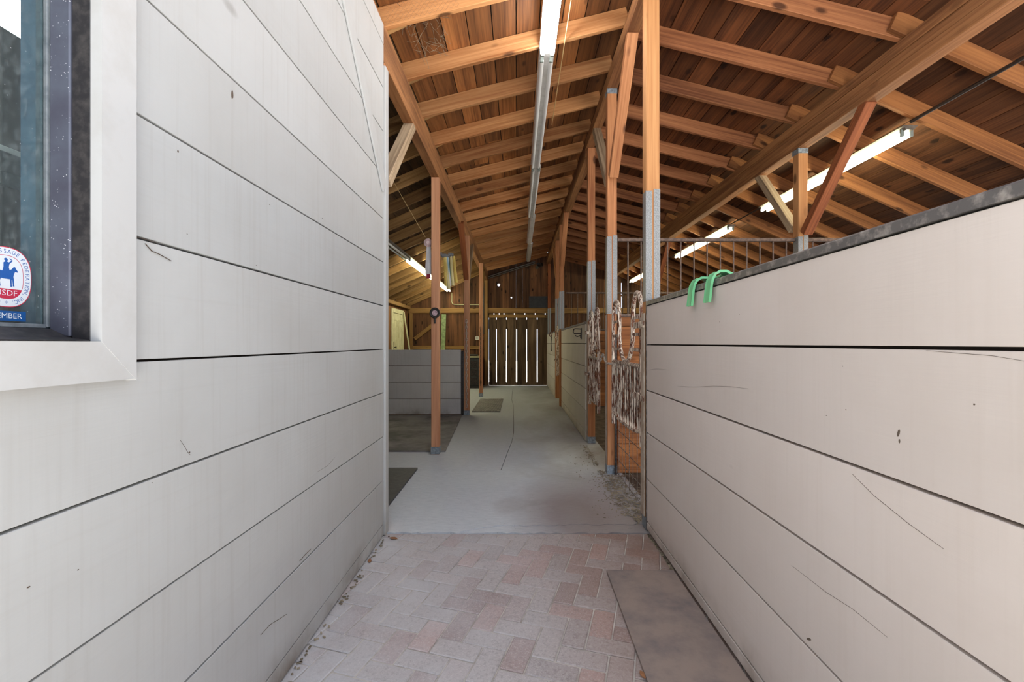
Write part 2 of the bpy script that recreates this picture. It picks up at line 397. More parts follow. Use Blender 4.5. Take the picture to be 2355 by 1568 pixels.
def tag(o, label, cat, group=None, kind=None):
    o['label'] = label; o['category'] = cat
    if group: o['group'] = group
    if kind: o['kind'] = kind
    return o
def struct(o): o['kind'] = 'structure'; return o
def empty(name, loc=(0, 0, 0)):
    o = bpy.data.objects.new(name, None); C.objects.link(o); o.location = loc; o.empty_display_size = 0.1; return o
def sub(parent, mb, name, mat):
    """mesh given in world coordinates, linked as a child of a thing whose empty stands at parent.location (no rotation)"""
    off = Vector(parent.location); p = parent.parent
    while p is not None: off += Vector(p.location); p = p.parent
    mb.v = [tuple(Vector(v) - off) for v in mb.v]
    return mb.build(name, mat, parent)

def frame_mat(a, b, up):
    a, b = Vector(a), Vector(b); x = (b - a).normalized(); up = Vector(up)
    y = up.cross(x).normalized(); z = x.cross(y)
    m = Matrix((x, y, z)).transposed().to_4x4(); m.translation = (a + b) / 2
    return m, (b - a).length
def beam(name, a, b, wid, hgt, mat, up=(0, 0, 1), bev=0.004, parent=None):
    """timber from a to b (centre line); wid across, hgt along up"""
    m, L = frame_mat(a, b, up)
    mb = MB().box(-L / 2, L / 2, -wid / 2, wid / 2, -hgt / 2, hgt / 2, 0.5, bev)
    o = mb.build(name, mat); 
    if parent is not None:
        o.parent = parent; m = Matrix.Translation(-Vector(parent.location)) @ m
    o.matrix_world = m if parent is None else m
    if parent is not None: o.matrix_basis = m
    return o

ORD = 'first second third fourth fifth sixth seventh eighth ninth tenth eleventh twelfth thirteenth fourteenth fifteenth sixteenth seventeenth eighteenth nineteenth twentieth'.split()

# ------------------------------------------------------------------ layout numbers
YF = 13.4                                   # far end wall
XL, XR = -0.862, 0.854                      # faces of the near left wall and of the right stall front
RX0, RX1 = 0.852, 0.942                     # ridge post row
PZ, PT = 3.09, 3.34                         # purlin bottom and top
LPX, RPX = -0.875, 2.65                     # aisle faces of the purlins
SI, SO = 0.25, 0.45                         # inner and outer roof pitch
RID = 0.90
EAVE_L, EAVE_R = -3.22, 5.02
def zin(x): return PT + SI * ((x - LPX) if x < RID else (RID - LPX - (x - RID)))     # rafter underside, inner slopes
def zoutL(x): return PT - SO * (-0.90 - x)
def zoutR(x): return PT - SO * (x - 2.68)
RY0 = 1.75                                  # where the roof begins

# ------------------------------------------------------------------ floors
struct(MB().box(-14, 16, -8, 34, -0.30, -0.06).build('ground', 'ground'))
struct(MB().box(-1.0, 1.0, -0.2, 2.975, -0.06, -0.010).build('floor', 'sand'))
def bricks():
    mb = MB(); w = 0.1; g = 0.003; a = R(-17); rot = Matrix.Rotation(a, 4, 'Z'); org = Matrix.Translation((0.03, 1.4, 0))
    for i in range(-32, 33):
        for j in range(-32, 33):
            k = (i - j) % 4
            if k == 0: bx = (i, i + 2, j, j + 1)
            elif k == 3: bx = (i, i + 1, j, j + 2)
            else: continue
            c = org @ rot @ Vector(((bx[0] + bx[1]) / 2 * w, (bx[2] + bx[3]) / 2 * w, 0))
            if abs(c.x) > 1.0 or not -0.3 < c.y < 3.08: continue
            dz = random.uniform(-0.0015, 0.0015)
            mb.box(bx[0] * w + g, bx[1] * w - g, bx[2] * w + g, bx[3] * w - g, -0.05, -0.005 + dz, None, 0.0035, org @ rot)
    o = mb.build('floor', 'brick')
    bm = bmesh.new(); bm.from_mesh(o.data)
    for co_, no in (((0, 2.972, 0), (0, 1, 0)), ((0.99, 0, 0), (1, 0, 0)), ((-0.99, 0, 0), (-1, 0, 0)), ((0, -0.19, 0), (0, -1, 0))):
        bmesh.ops.bisect_plane(bm, geom=bm.verts[:] + bm.edges[:] + bm.faces[:], plane_co=co_, plane_no=no, clear_outer=True)
    bm.to_mesh(o.data); bm.free()
    return struct(o)
bricks()
def jag(a, b, n, amp, seed):
    rr = random.Random(seed); out = []
    for i in range(n + 1):
        t = i / n; p = [a[0] + (b[0] - a[0]) * t, a[1] + (b[1] - a[1]) * t]
        if 0 < i < n: p[0] += rr.uniform(-amp, amp) * 0.5; p[1] += rr.uniform(-amp, amp)
        out.append(p)
    return out
def slab(name, poly, z1=0.0, mat='concrete'):
    return struct(MB().prism([(x, y, -0.06) for x, y in poly], (0, 0, z1 + 0.06)).build(name, mat))
front = jag((-1.1, 2.985), (1.1, 2.985), 60, 0.012, 3)
crackR = jag((-0.15, 3.09), (1.1, 3.13), 40, 0.012, 5)
crackL = jag((-0.38, 2.99), (-0.15, 3.09), 8, 0.014, 6)
# strip between the brick edge and the first crack
strip = [p for p in front if p[0] > -0.36] + list(reversed(crackR)) + list(reversed(crackL))
slab('floor', strip, -0.003)
G = 0.006
joint = [(-0.165, 4.45), (-0.12, 5.1), (-0.075, 5.7), (-0.055, 6.3), (-0.06, 7.2), (-0.075, 8.2), (-0.09, 9.2), (-0.13, 10.0), (-0.13, YF)]
jl = jag((-3.2, 4.46), joint[0], 50, 0.01, 9)
inner_slab = jl + joint[1:] + [(-3.2, YF)]
slab('floor', inner_slab, 0.0)
main = [p for p in front if p[0] <= -0.37] + [(p[0], p[1] + G) for p in crackL] + [(p[0], p[1] + G) for p in crackR[1:]]
main += [(1.0, 3.15), (1.0, YF), (joint[-1][0] + G, YF)] + [(x + G, y) for x, y in reversed(joint[:-1])]
main += [(x, y - G * 1.4) for x, y in reversed(jl[:-1])] + [(-3.2, 2.985)]
slab('floor', main, 0.0)
struct(MB().box(-3.3, 1.1, 2.975, YF, -0.065, -0.02).build('floor', M['core']))
struct(MB().box(1.003, EAVE_R, -0.15, YF, -0.065, -0.012).build('floor', 'dirt'))

# ------------------------------------------------------------------ left wall with its window
WY0, WY1, WZ0, WZ1 = 0.05, 0.918, 1.2435, 2.30
def wall_left():
    mb = MB(); g = 0.0029
    zs = [0.004, 0.0785, 0.36, 0.641, 0.922, 1.2, 1.48, 1.76, 2.04, 2.32, 2.6, 2.88, 3.16, 3.29]
    for i in range(len(zs) - 1):
        z0, z1 = zs[i] + g, zs[i + 1] - g
        dx = random.uniform(-0.0015, 0.0015)
        spans = [(-0.15, 2.93)]
        if z0 < WZ1 and z1 > WZ0 + 0.02: spans = [(-0.15, WY0), (WY1 + 0.005, 2.93)]
        for y0, y1 in spans:
            mb.box(XL - 0.024, XL + dx, y0, y1, z0, z1, None, 0.0012)
    w = struct(mb.build('wall_left', 'paint_left'))
    c = MB()
    c.box(-0.955, XL - 0.0245, -0.15, WY0, 0.0, 3.08); c.box(-0.955, XL - 0.0245, WY1 + 0.12, 2.99, 0.0, 3.08)
    c.box(-0.955, XL - 0.0245, WY0, WY1 + 0.12, 0.0, WZ0 - 0.02); c.box(-0.955, XL - 0.0245, WY0, WY1 + 0.12, WZ1 + 0.02, 3.08)
    struct(c.build('wall_left', 'core'))
    struct(MB().box(-0.9, -0.849, 2.932, 3.0, 0.003, 3.03, 0.4, 0.004).build('trim_1', 'paint_left'))
    # diagonal painted batten over the upper planks
    m, L = frame_mat((-0.856, 2.02, 3.22), (-0.856, 2.93, 2.235), (1, 0, 0))
    struct(MB().box(-L / 2, L / 2, -0.05, 0.05, -0.006, 0.006, 0.4, 0.003, m).build('trim_2', 'paint_left'))
wall_left()
def window():
    root = struct(empty('window_1', (XL, WY1, WZ0)))
    x0, x1 = XL + 0.001, -0.838
    a = MB().prism([(x1, WY1, WZ0), (x1, WY1, WZ1), (x1, WY1 + 0.084, WZ1 + 0.084), (x1, WY1 + 0.084, WZ0 - 0.085)], (x0 - x1, 0, 0))
    sub(root, a, 'window_trim', 'trim_white')
    b = MB().prism([(x1 - 0.001, WY0, WZ0), (x1 - 0.001, WY1, WZ0), (x1 - 0.001, WY1 + 0.080, WZ0 - 0.081), (x1 - 0.001, WY0 - 0.08, WZ0 - 0.081)], (x0 - x1 + 0.001, 0, 0))
    sub(root, b, 'window_trim', 'trim_white')
    c = MB().prism([(x1, WY0, WZ1), (x1, WY0, WZ0), (x1, WY0 - 0.084, WZ0 - 0.084), (x1, WY0 - 0.084, WZ1 + 0.084)], (x0 - x1, 0, 0))
    sub(root, c, 'window_trim', 'trim_white')
    d = MB().prism([(x1, WY1, WZ1), (x1, WY0, WZ1), (x1, WY0 - 0.084, WZ1 + 0.084), (x1, WY1 + 0.084, WZ1 + 0.084)], (x0 - x1, 0, 0))
    sub(root, d, 'window_trim', 'trim_white')
    # stepped jambs: black outer, speckled middle, pale sash strip, glass, inner jamb
    for (ya, yb, s) in ((WY1, WY1 + 0.04, 1), (WY0 - 0.04, WY0, -1)):
        sub(root, MB().box(-0.899, XL + 0.0005, ya, yb, WZ0, WZ1, 0.3, 0.002), 'window_frame', 'frame_black')
        o = -0.004 * s
        sub(root, MB().box(-0.940, -0.8995, ya + o, yb, WZ0 + 0.01, WZ1, 0.3, 0.002), 'window_frame', 'speckle')
        o = -0.008 * s
        sub(root, MB().box(-0.9485, -0.9405, ya + o, yb, WZ0 + 0.028, WZ1, 0.3, 0.001), 'window_sash', 'sash')
        sub(root, MB().box(-1.006, -0.956, ya + 0.002 * s, yb, WZ0 + 0.02, WZ1, 0.3, 0.002), 'window_frame', 'jamb_blue')
        sub(root, MB().box(-0.970, -0.9565, ya - 0.003 * s, yb, WZ0 + 0.021, WZ1, 0.3, 0.002), 'window_frame', 'sash')
    sub(root, MB().prism([(XL + 0.0005, WY0, WZ0 - 0.02), (XL + 0.0005, WY0, WZ0 + 0.003), (-0.9, WY0, WZ0 + 0.008), (-0.938, WY0, WZ0 + 0.026), (-1.006, WY0, WZ0 + 0.028), (-1.006, WY0, WZ0 - 0.02)], (0, WY1 - WY0, 0)), 'window_sill', 'frame_black')
    sub(root, MB().box(-0.9485, -0.9405, WY0 + 0.009, WY1 - 0.009, WZ0 + 0.0265, WZ0 + 0.0345, 0.3, 0.001), 'window_sash', 'sash')
    sub(root, MB().box(-1.006, XL, WY0, WY1, WZ1, WZ1 + 0.03), 'window_frame', 'frame_black')
    sub(root, MB().box(-0.955, -0.951, WY0 + 0.001, WY1 - 0.001, WZ0 + 0.029, WZ1 - 0.001), 'pane', 'glass')
window()

# room behind the window
def tack_room():
    x0, x1, y0, y1 = -2.45, -1.02, -0.15, 2.90
    struct(MB().box(x0 - 0.05, x0, y0, y1, 0, 2.6).build('wall_tack_room', 'dark_room'))
    struct(MB().box(x0, -0.956, y0 - 0.05, y0, 0, 2.6).build('wall_tack_room', 'dark_room'))
    struct(MB().box(EAVE_L, -0.956, y1, y1 + 0.05, 0, 2.95).build('wall_tack_room', 'dark_room'))
    struct(MB().box(x0 - 0.05, -0.956, y0 - 0.05, y1, 2.6, 2.66).build('ceiling', 'dark_room'))
    struct(MB().box(x0, -0.956, y0, y1, -0.05, 0.0).build('floor', 'dark_room'))
    s = empty('shelf', (x0, 1.5, 2.05)); tag(s, 'white shelf board on the dark wall behind the window glass', 'shelf')
    sub(s, MB().box(x0 + 0.0005, x0 + 0.28, 0.9, 2.85, 2.05, 2.075, 0.5, 0.002), 'shelf_board', 'trim_white')
    sub(s, MB().box(x0 + 0.0005, x0 + 0.03, 0.9, 2.85, 1.99, 2.049, 0.5, 0.002), 'shelf_rail', 'trim_white')
    l = empty('ceiling_light', (-1.95, 1.4, 2.6)); tag(l, 'bright ceiling lamp glimpsed through the window glass at upper left', 'light')
    sub(l, MB().box(-2.07, -1.83, 0.8, 2.0, 2.52, 2.5995, 0.5, 0.01), 'housing', 'white_box')
    sub(l, MB().box(-2.05, -1.85, 0.82, 1.98, 2.49, 2.5195, 0.5, 0.012), 'diffuser', emit('lit_diffuser', (1, 0.97, 0.9, 1), 3.0))
tack_room()

# club sticker on the glass
def glyphs(text, size):
    cu = bpy.data.curves.new('glyph', 'FONT'); cu.body = text; cu.size = size; cu.align_x = 'CENTER'; cu.align_y = 'CENTER'
    cu.resolution_u = 3
    ob = bpy.data.objects.new('glyph', cu); me = bpy.data.meshes.new_from_object(ob)
    vs = [v.co.copy() for v in me.vertices]; fs = [tuple(p.vertices) for p in me.polygons]
    bpy.data.objects.remove(ob); bpy.data.curves.remove(cu); bpy.data.meshes.remove(me)
    return vs, fs
def sticker():
    cy_, cz, X = 0.846, 1.3632, -0.9505
    root = empty('window_sticker', (X, cy_, cz)); tag(root, 'rounded white and blue horse rider club sticker on the window glass', 'sticker')
    def oval(hw, hh, n=64, p=2.5):
        out = []
        for i in range(n):
            a = 2 * math.pi * i / n; c, s = math.cos(a), math.sin(a)
            out.append((hw * math.copysign(abs(c) ** (2 / p), c), hh * math.copysign(abs(s) ** (2 / p), s)))
        return out
    def flat(poly, name, mat, layer, zlim=None):
        x = X + 0.00015 * layer
        if zlim is not None: poly = [(u, min(v, zlim)) for u, v in poly]
        sub(root, MB().prism([(x, cy_ + u, cz + v) for u, v in poly], (0.00013, 0, 0)), name, mat)
    def text(mb, s, u, v, size, ang=0.0, layer=3, sx=1.0):
        vs, fs = glyphs(s, size); ca, sa = math.cos(ang), math.sin(ang); x = X + 0.00015 * layer
        mb.add([(x, cy_ + u + q.x * sx * ca - q.y * sa, cz + v + q.x * sx * sa + q.y * ca) for q in vs], fs)
    flat(oval(0.0445, 0.0562), 'sticker_rim', 'sticker_red', 0)
    flat(oval(0.0430, 0.0547), 'sticker_face', 'sticker_white', 1)
    flat(oval(0.0298, 0.0408), 'sticker_ring', 'sticker_red', 2)
    flat(oval(0.0288, 0.0398), 'sticker_field', 'sticker_white', 3)
    flat([(u, v) for u, v in oval(0.0288, 0.0398) if v < -0.0218] , 'sticker_band', 'sticker_red', 4)
    t = MB(); text(t, 'USDF', 0, -0.0298, 0.0150, 0, 5, 1.05); sub(root, t, 'sticker_lettering', 'sticker_white')
    # lettering round the rim, clockwise from the bottom
    t = MB(); s = 'UNITED STATES DRESSAGE FEDERATION, INC.'
    path = oval(0.0362, 0.0477, 720)
    path = [path[(-i - 180) % 720] for i in range(720)]       # from the bottom, clockwise
    cum = [0]
    for i in range(720): cum.append(cum[-1] + math.dist(path[i], path[(i + 1) % 720]))
    wid = {' ': 0.55, 'I': 0.5, '.': 0.5, ',': 0.5}; ws = [wid.get(c, 1.0) for c in s]; tot = sum(ws); span = cum[-1] * 0.93; pos = cum[-1] * 0.035
    for c, w in zip(s, ws):
        q = pos + span * w / tot / 2; pos += span * w / tot
        i = next(k for k in range(720) if cum[k + 1] >= q); p, p2 = path[i], path[(i + 1) % 720]
        if c != ' ': text(t, c, p[0], p[1], 0.0105, math.atan2(p2[1] - p[1], p2[0] - p[0]), 3, 0.95)
    text(t, '*', 0, -0.0495, 0.012, 0, 3)
    sub(root, t, 'sticker_lettering', 'sticker_blue')
    horse = [(-24, 4), (-22, 10), (-16, 12), (-6, 10), (2, 11), (8, 15), (11, 19), (14, 20), (15, 17), (19, 12), (18, 10), (14, 11), (12, 6), (11, 1), (12, -4), (12, -13), (13, -17), (10, -17),
             (10, -13), (9, -5), (8, -5), (8, -14), (9, -18), (6, -18), (6, -13), (5, -4), (-6, -4), (-10, -3), (-12, -8), (-11, -16), (-10, -18), (-13, -18), (-14, -15), (-15, -7), (-17, -4), (-18, -8), (-17, -16), (-16, -18), (-19, -18), (-20, -14), (-21, -6), (-21, 0), (-23, -3)]
    flat([((u + 1) * 0.00098, (v + 0.5) * 0.00100) for u, v in horse], 'sticker_horse', 'sticker_blue', 5)
    rider = [(-8, 10), (-6, 18), (-6, 26), (-3, 28), (-3, 30), (-5, 31), (-5, 33), (-2, 35), (1, 33), (1, 30), (0, 28), (3, 27), (8, 31), (4, 34), (5, 35), (10, 31), (4, 24), (3, 18), (5, 10), (4, 4), (6, -3), (3, -3), (0, 3), (-1, 10)]
    flat([((u + 1) * 0.00098, (v + 0.5) * 0.00100) for u, v in rider], 'sticker_rider', 'sticker_blue', 6)
    m = MB().box(X + 0.0001, X + 0.0003, cy_ - 0.034, cy_ + 0.034, 1.2815, 1.3002); sub(root, m, 'sticker_strip', 'sticker_band')
    t = MB(); text(t, 'MEMBER', 0, 1.2908 - cz, 0.0145, 0, 3, 1.0); sub(root, t, 'sticker_lettering', 'sticker_white')
sticker()

# ------------------------------------------------------------------ near right stall front
def plank_front(name, y0, y1, zs, face, mat, back, capped=True, cap_h=0.03):
    mb = MB()
    for i in range(len(zs) - 1):
        mb.box(face + random.uniform(-0.001, 0.001), face + 0.026, y0, y1, zs[i] + 0.0038, zs[i + 1] - 0.0038, None, 0.0015)
    return mb
def wall_right():
    root = struct(empty('wall_right', (XR, 3.0, 0)))
    zs = [0.012, 0.065, 0.347, 0.65, 0.93, 1.23, 1.488]
    sub(root, plank_front('p', -0.15, 3.0, zs, XR, None, None), 'planks', 'paint_right')
    sub(root, MB().box(XR + 0.0265, 0.925, -0.15, 3.0, 0.0, 1.488), 'backing', 'core')
    sub(root, MB().prism([(XR - 0.006, -0.15, 1.489), (XR - 0.006, -0.15, 1.512), (XR - 0.001, -0.15, 1.517), (0.935, -0.15, 1.517), (0.935, -0.15, 1.489)], (0, 3.15, 0)), 'metal_cap', 'cap')
    sub(root, MB().box(XR - 0.005, XR + 0.06, 3.0005, 3.012, 0.01, 1.516, 0.5, 0.002), 'end_strip', 'cap')
wall_right()

# knots, checks and scuffs that stand out on the near walls
def marks():
    def spot(mb, side, px, py, w, h, ang=0.0):
        X = XL + 0.0018 if side < 0 else XR - 0.0014
        d = X * F_PX / (px - VX); z = EYE + (VY - py) / F_PX * d; ca, sa = math.cos(ang), math.sin(ang); n = 10
        pts = []
        for i in range(n):
            a = 2 * math.pi * i / n; u, v = w * math.cos(a), h * math.sin(a) * random.uniform(0.8, 1.1); pts.append((X, d + u * ca - v * sa, z + u * sa + v * ca))
        mb.prism(pts, (-0.0025 * side * -1 if side > 0 else -0.0025, 0, 0))
    def crack(mb, side, pts, w=0.0007):
        X = XL + 0.0018 if side < 0 else XR - 0.0014; q = []
        for px, py in pts:
            d = X * F_PX / (px - VX); q.append(Vector((X, d, EYE + (VY - py) / F_PX * d)))
        n = len(q)
        top = [p + Vector((0, 0, w * (0.3 + math.sin(math.pi * i / (n - 1))))) for i, p in enumerate(q)]; bot = [p - Vector((0, 0, w * 0.3)) for p in q]
        mb.prism(bot + list(reversed(top)), (-0.0025 if side < 0 else 0.0025, 0, 0))
    a = MB()
    for q in ((535, 218, 0.004, 0.0125), (436, 1040, 0.003, 0.002), (410, 348, 0.002, 0.003), (742, 503, 0.0016, 0.0016), (66, 1350, 0.003, 0.0015), (350, 1110, 0.0015, 0.001), (620, 470, 0.0012, 0.0016), (431, 538, 0.0014, 0.001), (590, 610, 0.0014, 0.0012), (180, 1310, 0.0018, 0.0012)): spot(a, -1, *q)
    for pts in ([(335, 560), (350, 577), (368, 585), (395, 600)], [(415, 1012), (424, 1026), (432, 1040), (438, 1046)], [(600, 1460), (622, 1436), (645, 1422), (660, 1412)], [(314, 545), (330, 549), (360, 558)], [(730, 1085), (752, 1072), (770, 1052)], [(690, 1290), (702, 1276), (716, 1262)]): crack(a, -1, pts)
    struct(a.build('wall_left', M['knot']))
    b = MB()
    for q in ((2066, 996, 0.003, 0.010, 0.3), (2068, 1014, 0.002, 0.005), (1860, 1470, 0.012, 0.004, -0.5), (1945, 942, 0.0016, 0.0016), (1900, 955, 0.003, 0.0012), (1655, 740, 0.0016, 0.003), (1700, 723, 0.0018, 0.0012), (1938, 842, 0.0012, 0.0012), (2240, 930, 0.0016, 0.002), (1768, 1000, 0.0014, 0.001)): spot(b, 1, *q)
    for pts in ([(1556, 888), (1595, 890), (1640, 888), (1680, 889), (1720, 894)], [(1490, 851), (1510, 848), (1540, 851)], [(1820, 1300), (1900, 1362), (1960, 1400), (2040, 1465)], [(2130, 806), (2200, 812), (2280, 818), (2354, 830)], [(1960, 1090), (2010, 1140), (2090, 1205), (2170, 1262)]): crack(b, 1, pts, 0.0005)
    struct(b.build('wall_right', M['knot']))
M['knot'] = simple('knot_dark', rgb(92, 78, 66), 0.8)
marks()

# far stall fronts on the right
def stall_front(y0, y1, label):
    root = empty('stall_wall', (XR, (y0 + y1) / 2, 0)); tag(root, label, 'wall', 'plank stall fronts along the right of the aisle')
    zs = [0.01, 0.13, 0.40, 0.67, 0.95, 1.235, 1.485]
    sub(root, plank_front('p', y0, y1, zs, XR, None, None), 'planks', 'paint_stall')
    sub(root, MB().box(XR + 0.0265, 0.925, y0, y1, 0.0, 1.485), 'backing', 'core')
    sub(root, MB().box(XR - 0.006, 0.935, y0, y1, 1.486, 1.512, 0.5, 0.004), 'metal_cap', 'cap')
    return root
stall_front(5.72, 8.86, 'cream plank stall front with a black folding rack, beyond the second gate')
stall_front(10.40, 13.25, 'smallest and farthest cream plank stall front, just before the slatted door')

# ------------------------------------------------------------------ far end wall, door, girts
def wall_far():
    mb = MB(); rr = random.Random(4)
    holes = {}
    for px, py, r in ((1147, 655, 0.042), (1176, 684, 0.024), (1238, 611, 0.02)):
        p = P(px, py, YF); holes[(p.x, p.z)] = r
    def roofz(x):
        return (zoutL(x) if x < -0.9 else zoutR(x) if x > 2.68 else zin(x)) + 0.14
    def strip(x0, x1, z0, r):
        hs = [(hx, hz, hr) for (hx, hz), hr in holes.items() if x0 + 0.03 < hx < x1 - 0.03]
        def col(za, zb0, zb1):
            mb.prism([(x0, YF, za), (x1, YF, za), (x1, YF, zb1), (x0, YF, zb0)], (0, 0.022, 0), r)
        zt0, zt1 = roofz(x0), roofz(x1)
        if not hs: col(z0, zt0, zt1); return
        hx, hz, hr = hs[0]; b = min(0.08, hx - x0, x1 - hx) * 0.98; b = max(b, hr * 1.2)
        xa, xb = max(x0, hx - b), min(x1, hx + b); za, zb = hz - b, hz + b
        col(z0, za, za)
        mb.prism([(x0, YF, zb), (x1, YF, zb), (x1, YF, zt1), (x0, YF, zt0)], (0, 0.022, 0), r)
        if xa > x0 + 1e-4: mb.prism([(x0, YF, za), (xa, YF, za), (xa, YF, zb), (x0, YF, zb)], (0, 0.022, 0), r)
        if xb < x1 - 1e-4: mb.prism([(xb, YF, za), (x1, YF, za), (x1, YF, zb), (xb, YF, zb)], (0, 0.022, 0), r)
        n = 16; sq = []; ci = []
        for i in range(n):
            a = 2 * math.pi * i / n; c, s = math.cos(a), math.sin(a); k = 1 / max(abs(c), abs(s))
            sq.append((hx + (xb - xa) / 2 * c * k + ((xa + xb) / 2 - hx), hz + b * s * k)); ci.append((hx + hr * c * rr.uniform(0.85, 1.1), hz + hr * s * rr.uniform(0.85, 1.1)))
        for i in range(n):
            j = (i + 1) % n
            mb.prism([(sq[i][0], YF, sq[i][1]), (sq[j][0], YF, sq[j][1]), (ci[j][0], YF, ci[j][1]), (ci[i][0], YF, ci[i][1])], (0, 0.022, 0), r)
    x = EAVE_L
    while x < EAVE_R - 0.01:
        w = 0.2
        x1 = min(x + w, EAVE_R)
        for cut in (-0.84, 0.95):
            if x < cut - 0.02 < x1: x1 = cut
        z0 = 2.12 if (x >= -0.845 and x1 <= 0.955) else 0.0
        g = 0.0004
        if abs(x - 2.95) < 0.05: strip(x, 3.052, z0, rr.random()); strip(3.068, x1 - g, z0, rr.random())
        
        else: strip(x, x1 - g, z0, rr.random())
        x = x1
    w = struct(mb.build('wall_far', 'siding'))
    # battens that close the slit above and below its lit part
    p = MB(); p.box(2.9, 3.35, YF + 0.024, YF + 0.04, 0.0, 2.2); p.box(2.9, 3.35, YF + 0.024, YF + 0.04, 3.02, 3.3)
    p.box(2.9, 3.35, YF + 0.024, YF + 0.04, 2.62, 2.67)
    struct(p.build('wall_far', 'siding'))
wall_far()
def barn_door():
    root = struct(empty('door_1', (0.04, YF, 0)))
    mb = MB(); xs = [-0.835]
    for px in (1141.5, 1165, 1188, 1211, 1235.5): xs.append((px - VX) / F_PX * YF)
    xs.append(0.93)
    for i in range(6):
        a = xs[i] + (0.013 if i else 0.0); b = xs[i + 1] - (0.013 if i < 5 else 0)
        mb.box(a, b, YF, YF + 0.022, 0.015, 2.0, None, 0.002)
    sub(root, mb, 'door_boards', 'siding_door')
    sub(root, MB().box(-0.84, 0.94, YF + 0.0225, YF + 0.05, 1.66, 1.93), 'door_batten', 'siding_door')
    sub(root, MB().box(-0.84, 0.94, YF + 0.0225, YF + 0.05, 0.0, 0.09), 'door_batten', 'siding_door')
    sub(root, MB().box(-0.84, 0.90, YF - 0.03, YF - 0.001, 1.985, 2.08, 0.5, 0.004), 'door_rail', 'girt')
    t = MB(); k = [-0.86]
    for px in (1136, 1148, 1159, 1183, 1207, 1231, 1254): k.append((px - VX) / F_PX * YF)
    k.append(0.95)
    for i in range(8): t.box(k[i] + (0.014 if i else 0), k[i + 1] - (0.014 if i < 7 else 0), YF, YF + 0.022, 2.002, 2.121)
    sub(root, t, 'door_header', 'siding_door')
barn_door()
tag(beam('girt', (EAVE_L + 0.02, YF - 0.022, 2.195), (EAVE_R - 0.02, YF - 0.022, 2.195), 0.04, 0.15, 'girt'), 'long horizontal girt across the far wall above the slatted door', 'girt')
tag(beam('girt', (EAVE_L + 0.13, YF - 0.022, 1.11), (-1.0, YF - 0.022, 1.11), 0.04, 0.10, 'girt'), 'lower horizontal girt on the far wall, level with the grey partition top', 'girt')
tag(beam('wall_stud', (EAVE_L + 0.10, YF - 0.045, 0.0), (EAVE_L + 0.10, YF - 0.045, 2.115), 0.09, 0.085, 'girt', (0, 1, 0)), 'upright stud in the far left corner beside the cream door', 'stud')
tag(beam('wall_stud', (-0.92, YF - 0.045, 0.0), (-0.92, YF - 0.045, 3.08), 0.09, 0.085, 'girt', (0, 1, 0)), 'upright stud standing against the slatted door on its left', 'stud')
tag(beam('diagonal_board', (-3.02, YF - 0.0215, 1.36), (-2.26, YF - 0.0215, 1.95), 0.11, 0.04, 'girt', (0, 1, 0)), 'brown diagonal board nailed across the far wall, behind the nearest left post', 'board')

# side eave walls
def eave_wall(x0, x1, y0, y1, h, name, gap=0.0):
    mb = MB(); y = y0
    while y < y1 - 0.01:
        e = min(y + 0.2, y1); mb.box(x0, x1, y + gap, e - gap, 0, h); y = e
    return struct(mb.build(name, 'eave_plank'))
eave_wall(EAVE_L - 0.03, EAVE_L, 2.96, YF, zoutL(EAVE_L) + 0.14, 'wall_eave_left')
# right eave wall; unseen upper openings added to bring daylight onto the ceiling
hr = zoutR(EAVE_R) + 0.10
for a, b, z1 in ((-0.15, 0.5, hr), (0.5, 4.2, 0.9), (4.2, 4.7, hr), (4.7, 7.2, 0.9), (7.2, YF, hr)):
    eave_wall(EAVE_R, EAVE_R + 0.03, a, b, z1, 'wall_eave_right')
tag(beam('wall_plate', (EAVE_L + 0.05, 2.98, 2.27), (EAVE_L + 0.05, YF - 0.1, 2.27), 0.09, 0.09, 'girt'), 'wall plate timber under the low left rafter ends', 'beam')

# ------------------------------------------------------------------ roof deck
def deck(name, xa, xb, zf, mat, y0=RY0):
    mb = MB(); n = max(1, round(abs(xb - xa) * math.sqrt(1 + ((zf(xb) - zf(xa)) / (xb - xa)) ** 2) / 0.187)); g = 0.008 / abs(xb - xa)
    for i in range(n):
        ts = (i / n + g / 2, (i + 1) / n - g / 2)
        X = [xa + (xb - xa) * t for t in ts]; Z = [zf(x) for x in X]
        cuts = [y0]; rr = random.random()
        while cuts[-1] < YF: cuts.append(min(YF + 0.02, cuts[-1] + random.choice((1.2, 2.4, 3.0, 3.6, 4.2)) + (0.9 if len(cuts) == 1 else 0) * random.random()))
        if cuts[-1] - cuts[-2] < 0.3: cuts.pop(-2)
        for j in range(len(cuts) - 1):
            a, b = cuts[j], cuts[j + 1] - 0.003
            mb.prism([(X[0], a, Z[0]), (X[1], a, Z[1]), (X[1], a, Z[1] + 0.02), (X[0], a, Z[0] + 0.02)], (0, b - a, 0), random.random())
    return struct(mb.build(name, mat))
H = 0.142
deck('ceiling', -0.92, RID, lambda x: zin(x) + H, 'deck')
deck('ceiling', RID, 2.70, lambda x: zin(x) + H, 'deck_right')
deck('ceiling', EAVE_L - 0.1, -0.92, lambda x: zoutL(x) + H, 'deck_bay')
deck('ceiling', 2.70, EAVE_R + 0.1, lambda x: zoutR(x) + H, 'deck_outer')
def felt():
    pts = [(EAVE_L - 0.1, zoutL(EAVE_L - 0.1)), (-0.92, zoutL(-0.92)), (RID, zin(RID)), (2.70, zoutR(2.70)), (EAVE_R + 0.1, zoutR(EAVE_R + 0.1))]
    lo = [(x, RY0, z + H + 0.022) for x, z in pts]; hi = [(x, RY0, z + H + 0.05) for x, z in reversed(pts)]
    struct(MB().prism(lo + hi, (0, YF + 0.05 - RY0, 0)).build('roof', 'roofing'))
felt()

